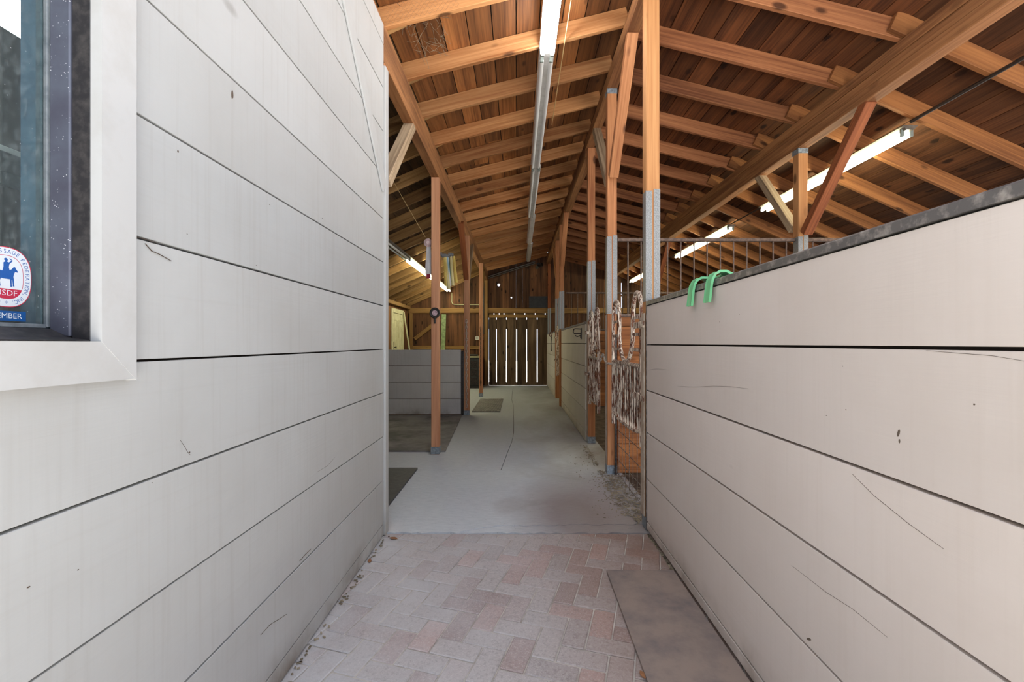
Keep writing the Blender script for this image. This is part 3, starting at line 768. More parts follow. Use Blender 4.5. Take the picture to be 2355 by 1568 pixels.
# ------------------------------------------------------------------ rafters
def rafters():
    for k in range(18):
        y = 3.04 + 0.6 * k
        if y > YF - 0.05: break
        o = ORD[k]
        def raf(xa, xb, zf, yy, mat, lab, grp):
            h = 0.070 if zf is zin else 0.0655
            a = Vector((xa, yy, zf(xa) + h)); b = Vector((xb, yy, zf(xb) + h))
            tag(beam('rafter', a, b, 0.042, 0.138, mat), lab, 'rafter', grp)
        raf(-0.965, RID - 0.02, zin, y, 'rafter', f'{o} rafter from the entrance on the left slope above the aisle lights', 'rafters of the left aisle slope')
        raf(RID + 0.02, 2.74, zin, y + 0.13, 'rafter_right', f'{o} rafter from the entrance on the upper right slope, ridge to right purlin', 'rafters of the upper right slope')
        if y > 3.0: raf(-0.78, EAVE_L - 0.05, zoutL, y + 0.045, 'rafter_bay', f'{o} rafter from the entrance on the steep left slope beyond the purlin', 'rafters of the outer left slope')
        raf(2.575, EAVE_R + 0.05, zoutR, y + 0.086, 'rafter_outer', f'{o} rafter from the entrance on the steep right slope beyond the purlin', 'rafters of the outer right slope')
rafters()

# ------------------------------------------------------------------ beams
tag(beam('purlin_beam', (LPX - 0.045, 1.78, (PZ + PT) / 2), (LPX - 0.045, YF - 0.002, (PZ + PT) / 2), 0.09, PT - PZ - 0.002, 'purlin'), 'long left purlin beam running over the left row of posts', 'beam')
def right_purlin():
    root = empty('purlin_beam', (RPX + 0.055, 2.40, PZ)); tag(root, 'heavy right purlin beam slanting across the upper right', 'beam')
    for dx, z0, z1 in ((0.0, PZ, PZ + 0.088), (0.006, PZ + 0.0885, PZ + 0.165), (-0.002, PZ + 0.1655, PT - 0.002)):
        beam('plank', (RPX + 0.055 + dx, 1.78, (z0 + z1) / 2), (RPX + 0.055 + dx, YF - 0.002, (z0 + z1) / 2), 0.11, z1 - z0, 'purlin', bev=0.005, parent=root)
right_purlin()
tag(beam('ridge_beam', (0.898, 1.78, 3.712), (0.898, 5.70, 3.712), 0.10, 0.115, 'purlin'), 'near ridge beam piece carried by the front posts', 'beam')
tag(beam('ridge_beam', (0.898, 5.702, 3.664), (0.898, YF - 0.002, 3.664), 0.10, 0.21, 'purlin'), 'far ridge beam piece running to the end wall', 'beam')

# ------------------------------------------------------------------ posts
def post(xc, y, z1, label, mat='post', guard=False, strap=False, w=0.089, z0=0.0, bracket=True, group=None, guard_front=True):
    """y = front face"""
    root = empty('post', (xc, y + w / 2, z0)); tag(root, label, 'post', group)
    m = Matrix(((0, 1, 0, 0), (0, 0, 1, 0), (1, 0, 0, (z1 - z0) / 2), (0, 0, 0, 1)))
    L = z1 - z0
    o = MB().box(-L / 2, L / 2, -w / 2, w / 2, -w / 2, w / 2, 0.5, 0.004).build('shaft', mat, root); o.matrix_basis = m
    h = w / 2
    if bracket:
        mb = MB(); t = 0.003
        mb.box(xc - h - t, xc + h + t, y - t, y - 0.0003, z0 + 0.004, z0 + 0.085, 0.5); mb.box(xc - h - t, xc - h - 0.0003, y - 0.0003, y + w + t, z0 + 0.004, z0 + 0.085, 0.5)
        mb.box(xc + h + 0.0003, xc + h + t, y - 0.0003, y + w + t, z0 + 0.004, z0 + 0.085, 0.5)
        for sx in (-0.02, 0.02): mb.cyl((xc + sx, y - t - 0.004, z0 + 0.06), (xc + sx, y - t, z0 + 0.06), 0.005, 8)
        sub(root, mb, 'base_bracket', 'strap_metal')
    if guard:
        for s in (-1, 1):
            t = 0.003; g0, g1 = 1.518, 2.255 + 0.006 * s
            xi, xo = xc + s * 0.005, xc + s * (h + t)
            poly = [(xi, y - t), (xo, y - t), (xo, y + 0.075), (xc + s * (h + 0.0004), y + 0.075), (xc + s * (h + 0.0004), y - 0.0004), (xi, y - 0.0004)]
            mb = MB().prism([(a, b, g0) for a, b in poly], (0, 0, g1 - g0))
            for zz in (g1 - 0.05, g0 + 0.05): mb.cyl((xc + s * 0.024, y - t - 0.003, zz), (xc + s * 0.024, y - t, zz), 0.004, 8)
            sub(root, mb, 'corner_guard', 'galv')
    if strap:
        t = 0.003
        sub(root, MB().box(xc - h - t, xc + h + t, y - t, y + w + t, z1 - 0.05, z1 - 0.002), 'top_strap', 'strap_metal')
    return root
rc = (RX0 + RX1) / 2
r1 = post(rc, 3.015, 3.65, 'tall pale roof post with galvanized guards at the end of the right wall', 'post_pale', True, group='roof posts along the right of the aisle')
sub(r1, MB().box(RX0 - 0.014, RX0 - 0.0035, 3.02, 3.10, 0.09, 1.44, 0.4, 0.003), 'facing_strip', 'strip_paint')
r2 = post(rc, 4.31, 3.652, 'braced roof post between the nearest two peeling gates, chain hooked to it', 'post', True, True, group='roof posts along the right of the aisle')
sub(r2, MB().box(RX0 - 0.0065, RX0 - 0.0035, 4.312, 4.396, 0.09, 1.51, 0.4, 0.001), 'facing_strip', 'strip_paint')
r3 = post(rc + 0.018, 5.62, 3.652, 'unbraced roof post behind the second gate, at the near end of the cream stall front', 'post', True, group='roof posts along the right of the aisle')
sub(r3, MB().box(RX0 + 0.0115, RX0 + 0.0145, 5.622, 5.706, 0.09, 1.51, 0.4, 0.001), 'facing_strip', 'strip_paint')
post(0.868, 8.90, 3.557, 'roof post at the far end of the cream stall front with the folding rack', 'post', True, bracket=False, group='roof posts along the right of the aisle')
post(0.905, 10.28, 3.557, 'roof post behind the third gate, at the near end of the smallest stall front', 'post', True, bracket=False, group='roof posts along the right of the aisle')
post(0.93, 13.27, 3.557, 'farthest roof post, standing at the right edge of the slatted door', 'brace_red', True, bracket=False, group='roof posts along the right of the aisle')
post(-0.917, 5.07, PZ - 0.001, 'nearest left post, with a dark round ornament on its face', 'post_left'  , group='posts along the left of the aisle')
post(-0.873, 7.82, PZ - 0.001, 'left post with a long chain hanging down its face, by the grey partition', 'post_left'  , group='posts along the left of the aisle')
post(-0.845, 10.50, PZ - 0.001, 'farthest free left post, behind the ridged mat', 'post_left'  , group='posts along the left of the aisle')
post(-0.92, 3.002, PZ - 0.001, 'post hidden behind the end of the painted left wall', 'post', bracket=False, group='posts along the left of the aisle')
post(2.705, 4.31, PZ - 0.001, 'post under the right purlin, rising above the barred stall partition', 'post_pale', True, True, group='posts under the right purlin')
post(2.705, 8.90, PZ - 0.001, 'distant post under the right purlin, behind the near guarded post', 'brace_red', True, group='posts under the right purlin')

# knee braces
def brace(x, ya, za, yb, zb, mat, label, w=0.078, xw=0.042):
    """from the post face at (ya, za) up to the beam at (yb, zb)"""
    d = Vector((0, yb - ya, zb - za)).normalized(); nrm = Vector((0, -d.z, d.y))
    tag(beam('knee_brace', (x, ya, za), (x, yb, zb), xw * 2, w, mat, nrm), label, 'brace', 'knee braces')
brace(rc, 4.262, 2.80, 3.55, 3.665, 'post', 'thick orange knee brace leaning toward the viewer at the braced ridge post')
brace(rc, 4.447, 2.80, 5.17, 3.665, 'brace_grey', 'pale grey knee brace leaning away behind the braced ridge post')
brace(2.705, 4.266, 2.27, 3.50, 3.105, 'brace_red', 'long dark knotty knee brace rising in front of the right purlin lamp')
brace(2.705, 4.447, 2.35, 5.08, 3.105, 'brace_grey', 'pale short knee brace rising behind the right purlin post')
brace(-0.918, 3.140, 2.35, 3.90, 3.105, 'brace_grey', 'weathered knee brace sticking out from behind the painted wall end')
brace(-0.873, 7.772, 2.34, 7.03, 3.105, 'brace_red', 'dark red knee brace leaning toward the viewer at the chained left post')
brace(-0.873, 7.957, 2.34, 8.67, 3.105, 'brace_grey', 'grey knee brace leaning away behind the chained left post')
brace(-0.845, 10.637, 2.42, 11.32, 3.105, 'girt', 'distant knee brace leaning away behind the farthest free left post')
brace(0.868, 8.852, 2.75, 8.09, 3.575, 'post', 'distant orange knee brace on the ridge post past the cream stall front')
brace(0.905, 10.417, 2.75, 11.17, 3.575, 'post', 'farthest knee brace on the ridge post behind the third gate')
brace(2.705, 8.852, 2.33, 8.10, 3.105, 'brace_red', 'dark knee brace on the distant right purlin post, seen through the bars')

# ------------------------------------------------------------------ stall partitions and rails
def partition(y, label, glab, gl, bars):
    root = empty('stall_partition', (2.8, y + 0.04, 0)); tag(root, label, 'partition', 'plank partitions between the right stalls')
    mb = MB(); zs = [0.0, 0.28, 0.56, 0.84, 1.12, 1.40, 1.49]
    for xa, xb in ((0.955, 2.656), (2.754, EAVE_R - 0.01)):
        mb = MB()
        for i in range(6): mb.box(xa, xb, y, y + 0.035, zs[i] + 0.002, zs[i + 1] - 0.002, None, 0.003)
        sub(root, mb, 'planks', 'stall_plank')
        sub(root, MB().box(xa, xb, y - 0.01, y + 0.045, 1.491, 1.52, 0.5, 0.003), 'bottom_rail', 'bar')
    sub(root, MB().box(0.955, 2.655, y - 0.002, y + 0.036, 2.212, 2.245, 0.5, 0.004), 'top_rail', 'bar')
    sub(root, MB().box(2.755, EAVE_R - 0.01, y - 0.002, y + 0.036, 2.212, 2.245, 0.5, 0.004), 'top_rail', 'bar')
    x = 1.058
    while x < EAVE_R - 0.1:
        if not 2.62 < x < 2.8:
            sub(root, MB().cyl((x, y + 0.017, 1.5205), (x, y + 0.017, 2.2115), 0.0075, 8), 'bar', 'bar')
        x += 0.1265
partition(4.345, 'brown plank partition with a row of steel bars, behind the green hooks', '', 0, 1)
partition(8.93, 'distant barred plank partition between the rear right stalls', '', 0, 1)

# ------------------------------------------------------------------ stall gates
def gate(xc, y0, y1, label, zoff=0.0, yaw=0.0, hinge=0.06):
    """yoke gate in the aisle line, hinge side at y0; built flat along +Y then placed"""
    root = empty('stall_gate', (xc, y0, 0)); tag(root, label, 'gate', 'peeling yoke stall gates')
    W = y1 - y0; s = 1 if W > 0 else -1; W = abs(W); n = 7
    def q(u, z, dx=0.0): return (dx, s * u, z)
    def arch(u0, u1, ztop, zl, extra):
        """outer leg, arched head, inner leg curving in to the middle"""
        r = abs(u1 - u0) / 2; c = (u0 + u1) / 2; sg = 1 if u1 > u0 else -1
        pts = [q(u0, zl), q(u0, 0.8), q(u0, 1.1), q(u0, 1.35)] + [q(c - sg * r * math.cos(a), ztop - 1.35 * r + 1.35 * r * math.sin(a)) for a in [math.pi * i / 10 for i in range(0, 11)]]
        pts += [q(u1, 1.38)] + [q(u1 + sg * extra * (1 - math.cos(t)), 1.34 - 0.25 * math.sin(t)) for t in [R(5 + 85 * i / 8) for i in range(9)]]
        return MB().tube(pts, 0.0165, 10)
    a = arch(0.02, 0.27, 1.615, 0.50, W / 2 - 0.27); b = arch(W - 0.02, W - 0.27, 1.615, 0.50, W / 2 - 0.27)
    a.build('gate_frame', 'peel', root); b.build('gate_frame', 'peel', root)
    for u0, u1 in ((0.02, 0.27), (W - 0.27, W - 0.02)):
        for z in (1.19, 1.305, 1.43):
            f = 0.035 if z < 1.25 else 0
            MB().box(-0.004, 0.004, s * (u0 + 0.012 - (f if u0 > 0.3 else 0)), s * (u1 - 0.012 + (f if u0 < 0.3 else 0)), z - 0.012, z + 0.012, 0.5, 0.002).build('rung', 'peel', root)
    MB().tube([q(0.02, 1.075), q(W - 0.02, 1.075)], 0.016, 10).build('top_rail', 'peel', root)
    def zb(u): 
        t = abs(u / W - 0.5) * 2
        return 0.575 + 0.05 * t ** 4
    MB().tube([q(0.02 + (W - 0.04) * i / 12, zb(0.02 + (W - 0.04) * i / 12)) for i in range(13)], 0.014, 8).build('bottom_rail', 'peel', root)
    k = 13
    for i in range(k):
        u = 0.055 + (W - 0.11) * i / (k - 1)
        MB().tube([q(u, zb(u)), q(u, 1.07)], 0.0085, 8, rv=random.random()).build('slat', 'peel', root)
    MB().box(0.010, 0.013, s * 0.03, s * (W - 0.03), 0.62, 1.06).build('back_panel', simple('rust_panel', rgb(120, 78, 54), 0.8, 0, rgb(92, 58, 42), 14.0) if 'rust_panel' not in bpy.data.materials else bpy.data.materials['rust_panel'], root)
    for z in (1.365, 0.87):
        h = MB().box(-0.057, -0.049, -s * hinge, s * 0.035, z - 0.022, z + 0.022, 0.5, 0.003).box(-0.049, -0.012, s * 0.005, s * 0.035, z - 0.018, z + 0.018, 0.5, 0.003)
        h.build('hinge', 'peel', root)
    root.rotation_euler = (0, 0, yaw)
    return root
gate(0.885, 3.22, 4.22, 'nearest yoke stall gate with peeling white paint, beside the right wall end', hinge=0.225)
gate(0.88, 5.55, 4.76, 'second yoke stall gate with peeling paint, free end chained toward the braced post', yaw=R(-2.0))
gate(0.885, 10.215, 9.06, 'distant dark yoke gate between the two cream plank stall fronts')

def wire_panel():
    root = empty('wire_screen', (0.925, 3.7, 0)); tag(root, 'wire mesh panel below the nearest gate, close to the floor', 'mesh panel')
    y0, y1, z1 = 3.14, 4.27, 0.72
    mb = MB()
    for i in range(10):
        y = y0 + (y1 - y0) * i / 9; mb.cyl((0.925, y, 0.012), (0.925, y, z1), 0.003, 6)
    for j in range(6):
        z = 0.03 + j * 0.135; mb.cyl((0.931, y0, z), (0.931, y1, z), 0.003, 6)
    sub(root, mb, 'wires', 'wire')
    sub(root, MB().box(0.915, 0.935, 4.272, 4.298, 0.006, 1.3, 0.5, 0.003), 'edge_bar', 'hardware')
wire_panel()

def link_chain(name, pts, label, mat='chain', r=0.0032, ll=0.044, lw=0.024, parent=None):
    """a chain of oval links following pts"""
    pts = [Vector(p) for p in pts]; mb = MB(); seg = [(pts[i], pts[i + 1]) for i in range(len(pts) - 1)]
    tot = sum((b - a).length for a, b in seg); pitch = ll - 2.4 * r; n = int(tot / pitch); k = 0
    for i in range(n):
        q = (i + 0.5) * pitch; acc = 0
        for a, b in seg:
            L = (b - a).length
            if acc + L >= q: p = a + (b - a) * ((q - acc) / L); d = (b - a).normalized(); break
            acc += L
        u = d.cross(Vector((0, 1, 0))) if abs(d.y) < 0.8 else d.cross(Vector((1, 0, 0)))
        u.normalize(); w = d.cross(u)
        side = u if i % 2 == 0 else (u * 0.5 + w * 0.87)
        ring = []
        for t in range(12):
            ang = 2 * math.pi * t / 12; c, s = math.cos(ang), math.sin(ang)
            ring.append(p + side * (lw / 2 - r) * c + d * ((ll / 2 - lw / 2) * (1 if s > 0 else -1 if s < 0 else 0) + (lw / 2 - r) * s))
        mb.tube(ring, r, 6, True)
    o = mb.build(name, mat); return tag(o, label, 'chain')
p0 = Vector((0.885, 4.80, 1.06))
link_chain('chain', [(0.868, 4.77, 1.05), (0.862, 4.66, 1.10), (0.858, 4.55, 1.13), (0.850, 4.44, 1.08), (0.838, 4.30, 1.055), (0.866, 4.290, 1.05), (0.925, 4.290, 1.045)], 'short steel chain joining the second gate to the braced post', ll=0.05, lw=0.03, r=0.0045)
link_chain('chain', [(-0.876, 7.799, 1.64), (-0.876, 7.797, 0.9), (-0.872, 7.796, 0.10)], 'long steel chain hanging down the left post beside the grey partition', ll=0.066, lw=0.036, r=0.006)
link_chain('chain', [(-0.850, 10.480, 1.62), (-0.848, 10.478, 0.25)], 'dark chain hanging down the farthest free left post', 'hardware', ll=0.06, lw=0.03, r=0.004)

# ------------------------------------------------------------------ lamps
def strip_light(x, z, y0, y1, label, group, lit=None, tubes=True, housing='housing', sockets=True):
    """z = tube height; housing sits just above"""
    root = empty('fluorescent_light', (x, (y0 + y1) / 2, z)); tag(root, label, 'light', group)
    h0, h1 = z + 0.022, z + 0.052
    poly = [(x - 0.030, h0), (x + 0.030, h0), (x + 0.062, h1), (x + 0.062, h1 + 0.006), (x - 0.062, h1 + 0.006), (x - 0.062, h1)]
    sub(root, MB().prism([(a, y0 + 0.001, b) for a, b in poly], (0, y1 - y0 - 0.002, 0)), 'housing', housing)
    if tubes:
        for s in (-1, 1):
            sub(root, MB().cyl((x + s * 0.038, y0 + 0.05, z), (x + s * 0.038, y1 - 0.05, z), 0.018, 14), 'tube', lit or 'tube_off')
            for yy in (y0 + 0.03, y1 - 0.05):
                sub(root, MB().box(x + s * 0.038 - 0.014, x + s * 0.038 + 0.014, yy, yy + 0.02, z - 0.02, h1 - 0.001, 0.5, 0.003), 'socket', 'socket')
    return root
ZC = 3.54; gc = 'ceiling strip lights above the aisle'
strip_light(0.238, ZC, 2.64, 3.66, 'lit twin tube light above the aisle, nearest of its row', gc, 'tube_mid')
strip_light(0.236, ZC, 3.66, 6.00, 'unlit twin tube light directly behind the lit one above the aisle', gc)
strip_light(0.248, ZC, 6.00, 8.33, 'unlit twin tube light above the aisle, second behind the lit one', gc)
strip_light(0.275, ZC, 8.33, 10.66, 'bare light housing without tubes above the aisle, the nearer of two', gc, tubes=False)
strip_light(0.305, ZC, 10.66, 13.0, 'bare light housing without tubes reaching the far wall', gc, tubes=False)
gr = 'strip lights over the right stalls'
strip_light(3.247, 2.983, 3.76, 6.02, 'lit twin tube light over the right stalls, largest and nearest of three', gr, 'tube_side', housing='housing_dark')
strip_light(3.247, 2.983, 6.90, 9.28, 'lit twin tube light over the right stalls, seen behind the bars', gr, 'tube_side', housing='housing_dark')
strip_light(3.247, 2.983, 10.66, 13.0, 'farthest lit twin tube light over the right stalls, beside the guarded posts', gr, 'tube_side', housing='housing_dark')
gl = 'strip lights over the left bay'
strip_light(-1.99, 2.748, 3.55, 5.86, 'unlit tube light over the left bay, mostly hidden behind the painted wall', gl, housing='housing_dark')
strip_light(-1.99, 2.748, 5.87, 8.22, 'unlit grey tube light over the left bay before the first lit one', gl, housing='housing_dark')
strip_light(-1.99, 2.748, 8.23, 10.72, 'lit tube light over the left bay, behind the white rosette', gl, 'tube_side', housing='housing_dark')
strip_light(-1.99, 2.748, 10.82, 13.2, 'farthest lit tube light over the left bay, below the hanging ribbons', gl, 'tube_side', housing='housing_dark')

tag(MB().tube([(3.247, 1.80, 3.072), (3.247, 3.755, 3.068)], 0.014, 10).build('conduit', 'conduit_dark'), 'dark conduit running to the near end of the largest right lamp', 'pipe')
tag(MB().tube([(3.247, 6.025, 3.05), (3.247, 6.895, 3.05)], 0.010, 8).build('conduit', 'conduit_dark'), 'thin conduit linking the two nearer lamps over the right stalls', 'pipe')
tag(MB().tube([(3.247, 9.285, 3.05), (3.247, 10.655, 3.05)], 0.010, 8).build('conduit', 'conduit_dark'), 'thin conduit before the farthest lamp over the right stalls', 'pipe')
tag(MB().tube([(-0.86, YF - 0.06, 3.19), (0.52, YF - 0.06, 3.63)], 0.022, 10).build('conduit', 'conduit'), 'steel conduit slanting under the roof at the far wall, upper of the pair', 'pipe')
tag(MB().tube([(-0.86, YF - 0.06, 3.14), (0.52, YF - 0.06, 3.58)], 0.016, 10).build('conduit', 'conduit'), 'thinner steel conduit slanting just under the thicker one at the far wall', 'pipe')
tag(MB().tube([(-1.93, YF - 0.02, 2.72), (-1.93, YF - 0.02, 2.45), (-1.91, YF - 0.02, 2.40), (-1.86, YF - 0.02, 2.375), (-1.75, YF - 0.02, 2.37), (-1.03, YF - 0.02, 2.37)], 0.013, 8).build('conduit', 'counter'), 'pale bent conduit on the far wall below the left lamp', 'pipe')
tag(MB().tube([(-0.985, YF - 0.064, 3.1), (-0.985, YF - 0.064, 1.5)], 0.02, 8).build('conduit', 'conduit_dark'), 'dark upright pipe on the far wall left of the slatted door', 'pipe')
tag(MB().tube([(0.375, 3.1, 3.635), (0.378, 5.0, 3.64)], 0.004, 6).build('cord', 'cord'), 'pale thin cord stretched under the rafters right of the lit tubes', 'cord')
tag(MB().tube([P(890, 392, 5.15), P(930, 462, 5.13), P(978, 545, 5.1)], 0.003, 6).build('string', 'cord'), 'thin string running up from the white rosette to the left roof', 'string')

# floodlight on the far wall
fl = empty('flood_light', (0.61, YF, 3.50)); tag(fl, 'small dark floodlight on the far wall at the end of the slanting conduits', 'light')
sub(fl, MB().box(0.56, 0.66, YF - 0.05, YF - 0.001, 3.53, 3.60, 0.5, 0.006), 'mount', 'hardware')
sub(fl, MB().tube([(0.61, YF - 0.03, 3.54), (0.60, YF - 0.09, 3.47), (0.57, YF - 0.16, 3.44)], 0.04, 12, radii=[0.02, 0.045, 0.05]), 'lamp_head', 'hardware')
sub(fl, MB().tube([(0.63, YF - 0.03, 3.54), (0.66, YF - 0.09, 3.50), (0.72, YF - 0.15, 3.53)], 0.04, 12, radii=[0.02, 0.045, 0.05]), 'lamp_head', 'hardware')

bb = empty('black_board', (0.61, YF, 2.28)); tag(bb, 'black rectangular board on the far wall, upper right of the slatted door', 'board')
sub(bb, MB().box(0.35, 0.89, YF - 0.03, YF - 0.001, 2.29, 2.61, 0.5, 0.003), 'panel', 'black')
e = MB()
for q in ((0.34, 0.90, 2.28, 2.292), (0.34, 0.90, 2.608, 2.62)): e.box(q[0], q[1], YF - 0.034, YF - 0.001, q[2], q[3])
for q in ((0.34, 0.351), (0.889, 0.90)): e.box(q[0], q[1], YF - 0.034, YF - 0.001, 2.292, 2.608)
sub(bb, e, 'rim', 'hardware')

eb = empty('outlet_box', (-1.12, YF, 1.40)); tag(eb, 'white outlet box on the far wall behind the farthest free left post', 'outlet')
sub(eb, MB().box(-1.235, -1.005, YF - 0.05, YF - 0.001, 1.34, 1.44, 0.5, 0.006), 'cover', 'white_box')
sub(eb, MB().box(-1.20, -1.17, YF - 0.054, YF - 0.0505, 1.37, 1.41, 0.5, 0.001), 'socket', 'hardware')
sub(eb, MB().box(-1.07, -1.04, YF - 0.054, YF - 0.0505, 1.37, 1.41, 0.5, 0.001), 'socket', 'hardware')

# ------------------------------------------------------------------ left bay
def bay_wall():
    root = empty('bay_partition', (-2.05, 7.9, 0)); tag(root, 'low grey plank partition at the back of the left bay', 'partition')
    zs = [0.01, 0.28, 0.565, 0.85, 1.128]; mb = MB()
    for i in range(4): mb.box(EAVE_L + 0.01, -0.975, 7.86, 7.885, zs[i] + 0.003, zs[i + 1] - 0.003, None, 0.003)
    sub(root, mb, 'planks', 'paint_bay')
    sub(root, MB().box(EAVE_L + 0.01, -0.98, 7.886, 7.92, 0.0, 1.12), 'backing', 'stall_plank')
    sub(root, MB().box(-0.974, -0.93, 7.85, 7.93, 0.0, 1.11, 0.5, 0.003), 'end_stile', 'hardware')
bay_wall()
def mat_thing(poly, z1, mat, label, name='rubber_mat', z0=0.001):
    mb = MB(); n = len(poly)
    mb.prism([(x, y, z0) for x, y in poly], (0, 0, z1 - z0)); return tag(mb.build(name, mat), label, 'mat')
mat_thing([(-3.1, 5.20), (-0.82, 5.18), (-0.95, 7.80), (-3.1, 7.80)], 0.016, 'rubber_grey', 'large dark rubber mat filling the left bay before the grey partition')
mat_thing([(-2.6, 3.06), (-0.975, 3.06), (-0.98, 4.47), (-2.6, 4.47)], 0.018, 'rubber', 'black rubber mat corner beside the end of the painted left wall')
mat_thing([(0.462, 0.55), (0.846, 0.55), (0.846, 2.47), (0.484, 2.47)], 0.010, 'mat_brown', 'dusty brown rubber mat lying on the bricks along the right wall', z0=-0.0035)
def ridged():
    root = empty('ridged_mat', (-0.6, 9.1, 0)); tag(root, 'grey ridged floor mat behind the chained left post', 'mat')
    sub(root, MB().box(-0.825, -0.315, 8.17, 10.06, 0.001, 0.010, 0.5, 0.002), 'base', 'rubber')
    mb = MB()
    for i in range(24):
        x = -0.815 + i * 0.0211; mb.box(x, x + 0.012, 8.18, 10.05, 0.0101, 0.018)
    sub(root, mb, 'ridges', 'mat_ridged')
ridged()

# cream door on the left eave wall
def cream_door():
    root = struct(empty('door_2', (EAVE_L, 12.2, 0))); x = EAVE_L + 0.001
    sub(root, MB().box(x, x + 0.035, 11.66, 12.58, 0.01, 2.02, 0.5, 0.004), 'door_leaf', 'cream_door')
    for z0, z1 in ((0.18, 0.85), (1.0, 1.86)):
        for ya, yb in ((11.74, 12.05), (12.19, 12.50)):
            mb = MB(); a = 0.03
            for q in ((ya, yb, z0, z0 + a), (ya, yb, z1 - a, z1), (ya, ya + a, z0 + a, z1 - a), (yb - a, yb, z0 + a, z1 - a)): mb.box(x + 0.0355, x + 0.047, *q, 0.5, 0.003)
            sub(root, mb, 'panel_moulding', 'cream_door')
    for ya, yb, za, zb in ((11.54, 11.655, 0.0, 2.14), (12.585, 12.70, 0.0, 2.14), (11.655, 12.585, 2.03, 2.14)):
        sub(root, MB().box(x, x + 0.05, ya, yb, za, zb, 0.5, 0.004), 'door_frame', 'cream_door')
    k = MB().tube([(x + 0.035, 11.73, 1.13), (x + 0.07, 11.73, 1.13), (x + 0.095, 11.73, 1.13), (x + 0.105, 11.73, 1.13)], 0.02, 12, radii=[0.014, 0.014, 0.032, 0.018]); k.box(x + 0.0355, x + 0.041, 11.70, 11.76, 1.08, 1.28)
    sub(root, k, 'door_knob', 'hardware')
cream_door()
tag(beam('leaning_plank', (EAVE_L + 0.30, 12.98, 0.02), (EAVE_L + 0.07, 12.62, 2.10), 0.06, 0.03, 'cream_door', (1, 0, 0)), 'thin pale plank leaning beside the cream door', 'plank')
tag(beam('green_plank', (-2.17, YF - 0.30, 0.01), (-2.15, YF - 0.095, 2.08), 0.13, 0.03, 'green_plank', (0, 1, 0)), 'pale green plank standing against the far wall, right of the ornamented post', 'plank')
def cabinet():
    root = empty('cabinet', (-1.6, 12.85, 0)); tag(root, 'dark cabinet with a pale countertop beyond the chained post', 'cabinet')
    x0, x1, y0, y1 = -2.05, -1.03, 12.45, YF - 0.05
    sub(root, MB().box(x0, x1, y0 + 0.02, y1, 0.0, 0.84, 0.5, 0.004), 'body', 'cabinet')
    sub(root, MB().box(x0 - 0.02, x1 + 0.02, y0 - 0.02, y1, 0.841, 0.88, 0.5, 0.004), 'countertop', 'counter')
    for i in range(2):
        a = x0 + 0.02 + i * 0.5; d = MB().box(a, a + 0.475, y0, y0 + 0.0195, 0.08, 0.80, 0.5, 0.004)
        od = sub(root, d, 'door', 'cabinet')
        mb = MB()
        for z in (0.10, 0.33, 0.56): 
            for b in (a + 0.03, a + 0.25): mb.box(b, b + 0.19, y0 - 0.006, y0 - 0.0005, z + 0.01, z + 0.20, 0.5, 0.004)
        m2 = MB(); m2.v, m2.f, m2.r, m2.sm = mb.v, mb.f, mb.r, mb.sm
        sub(od, m2, 'door_panel', 'hardware')
cabinet()
tag(MB().tube([(-1.9, 12.75, 0.881), (-1.9, 12.75, 1.0), (-1.9, 12.75, 1.03), (-1.9, 12.75, 1.08)], 0.04, 12, radii=[0.045, 0.045, 0.02, 0.02]).build('bottle', 'brace_red'), 'reddish bottle standing on the pale countertop of the dark cabinet', 'bottle')
tag(MB().box(-1.42, -1.12, 12.6, 12.9, 0.881, 0.93, 0.5, 0.01).build('tray', 'hardware'), 'dark tray lying on the pale countertop beside the bottle', 'tray')

# ornament on the nearest left post
def ornament():
    x, y, z = -0.917, 5.063, 1.575
    root = empty('post_ornament', (x, y, z)); tag(root, 'dark round metal ornament with a pinkish plaque on the nearest left post', 'ornament')
    sub(root, MB().tube([(x, y + 0.006, z), (x, y - 0.012, z)], 0.055, 24), 'backplate', 'hardware')
    sub(root, MB().tube([(x + 0.05 * math.cos(a), y - 0.012, z + 0.052 * math.sin(a)) for a in [2 * math.pi * i / 24 for i in range(24)]], 0.009, 8, True), 'rim', 'hardware')
    sub(root, MB().tube([(x, y - 0.012, z), (x, y - 0.018, z)], 0.03, 20), 'plaque', 'plaque')
    sub(root, MB().tube([(x, y - 0.004, z - 0.05), (x, y - 0.008, z - 0.075), (x, y - 0.008, z - 0.10), (x, y - 0.006, z - 0.118)], 0.01, 10, radii=[0.022, 0.009, 0.012, 0.006]), 'drop', 'hardware')
ornament()

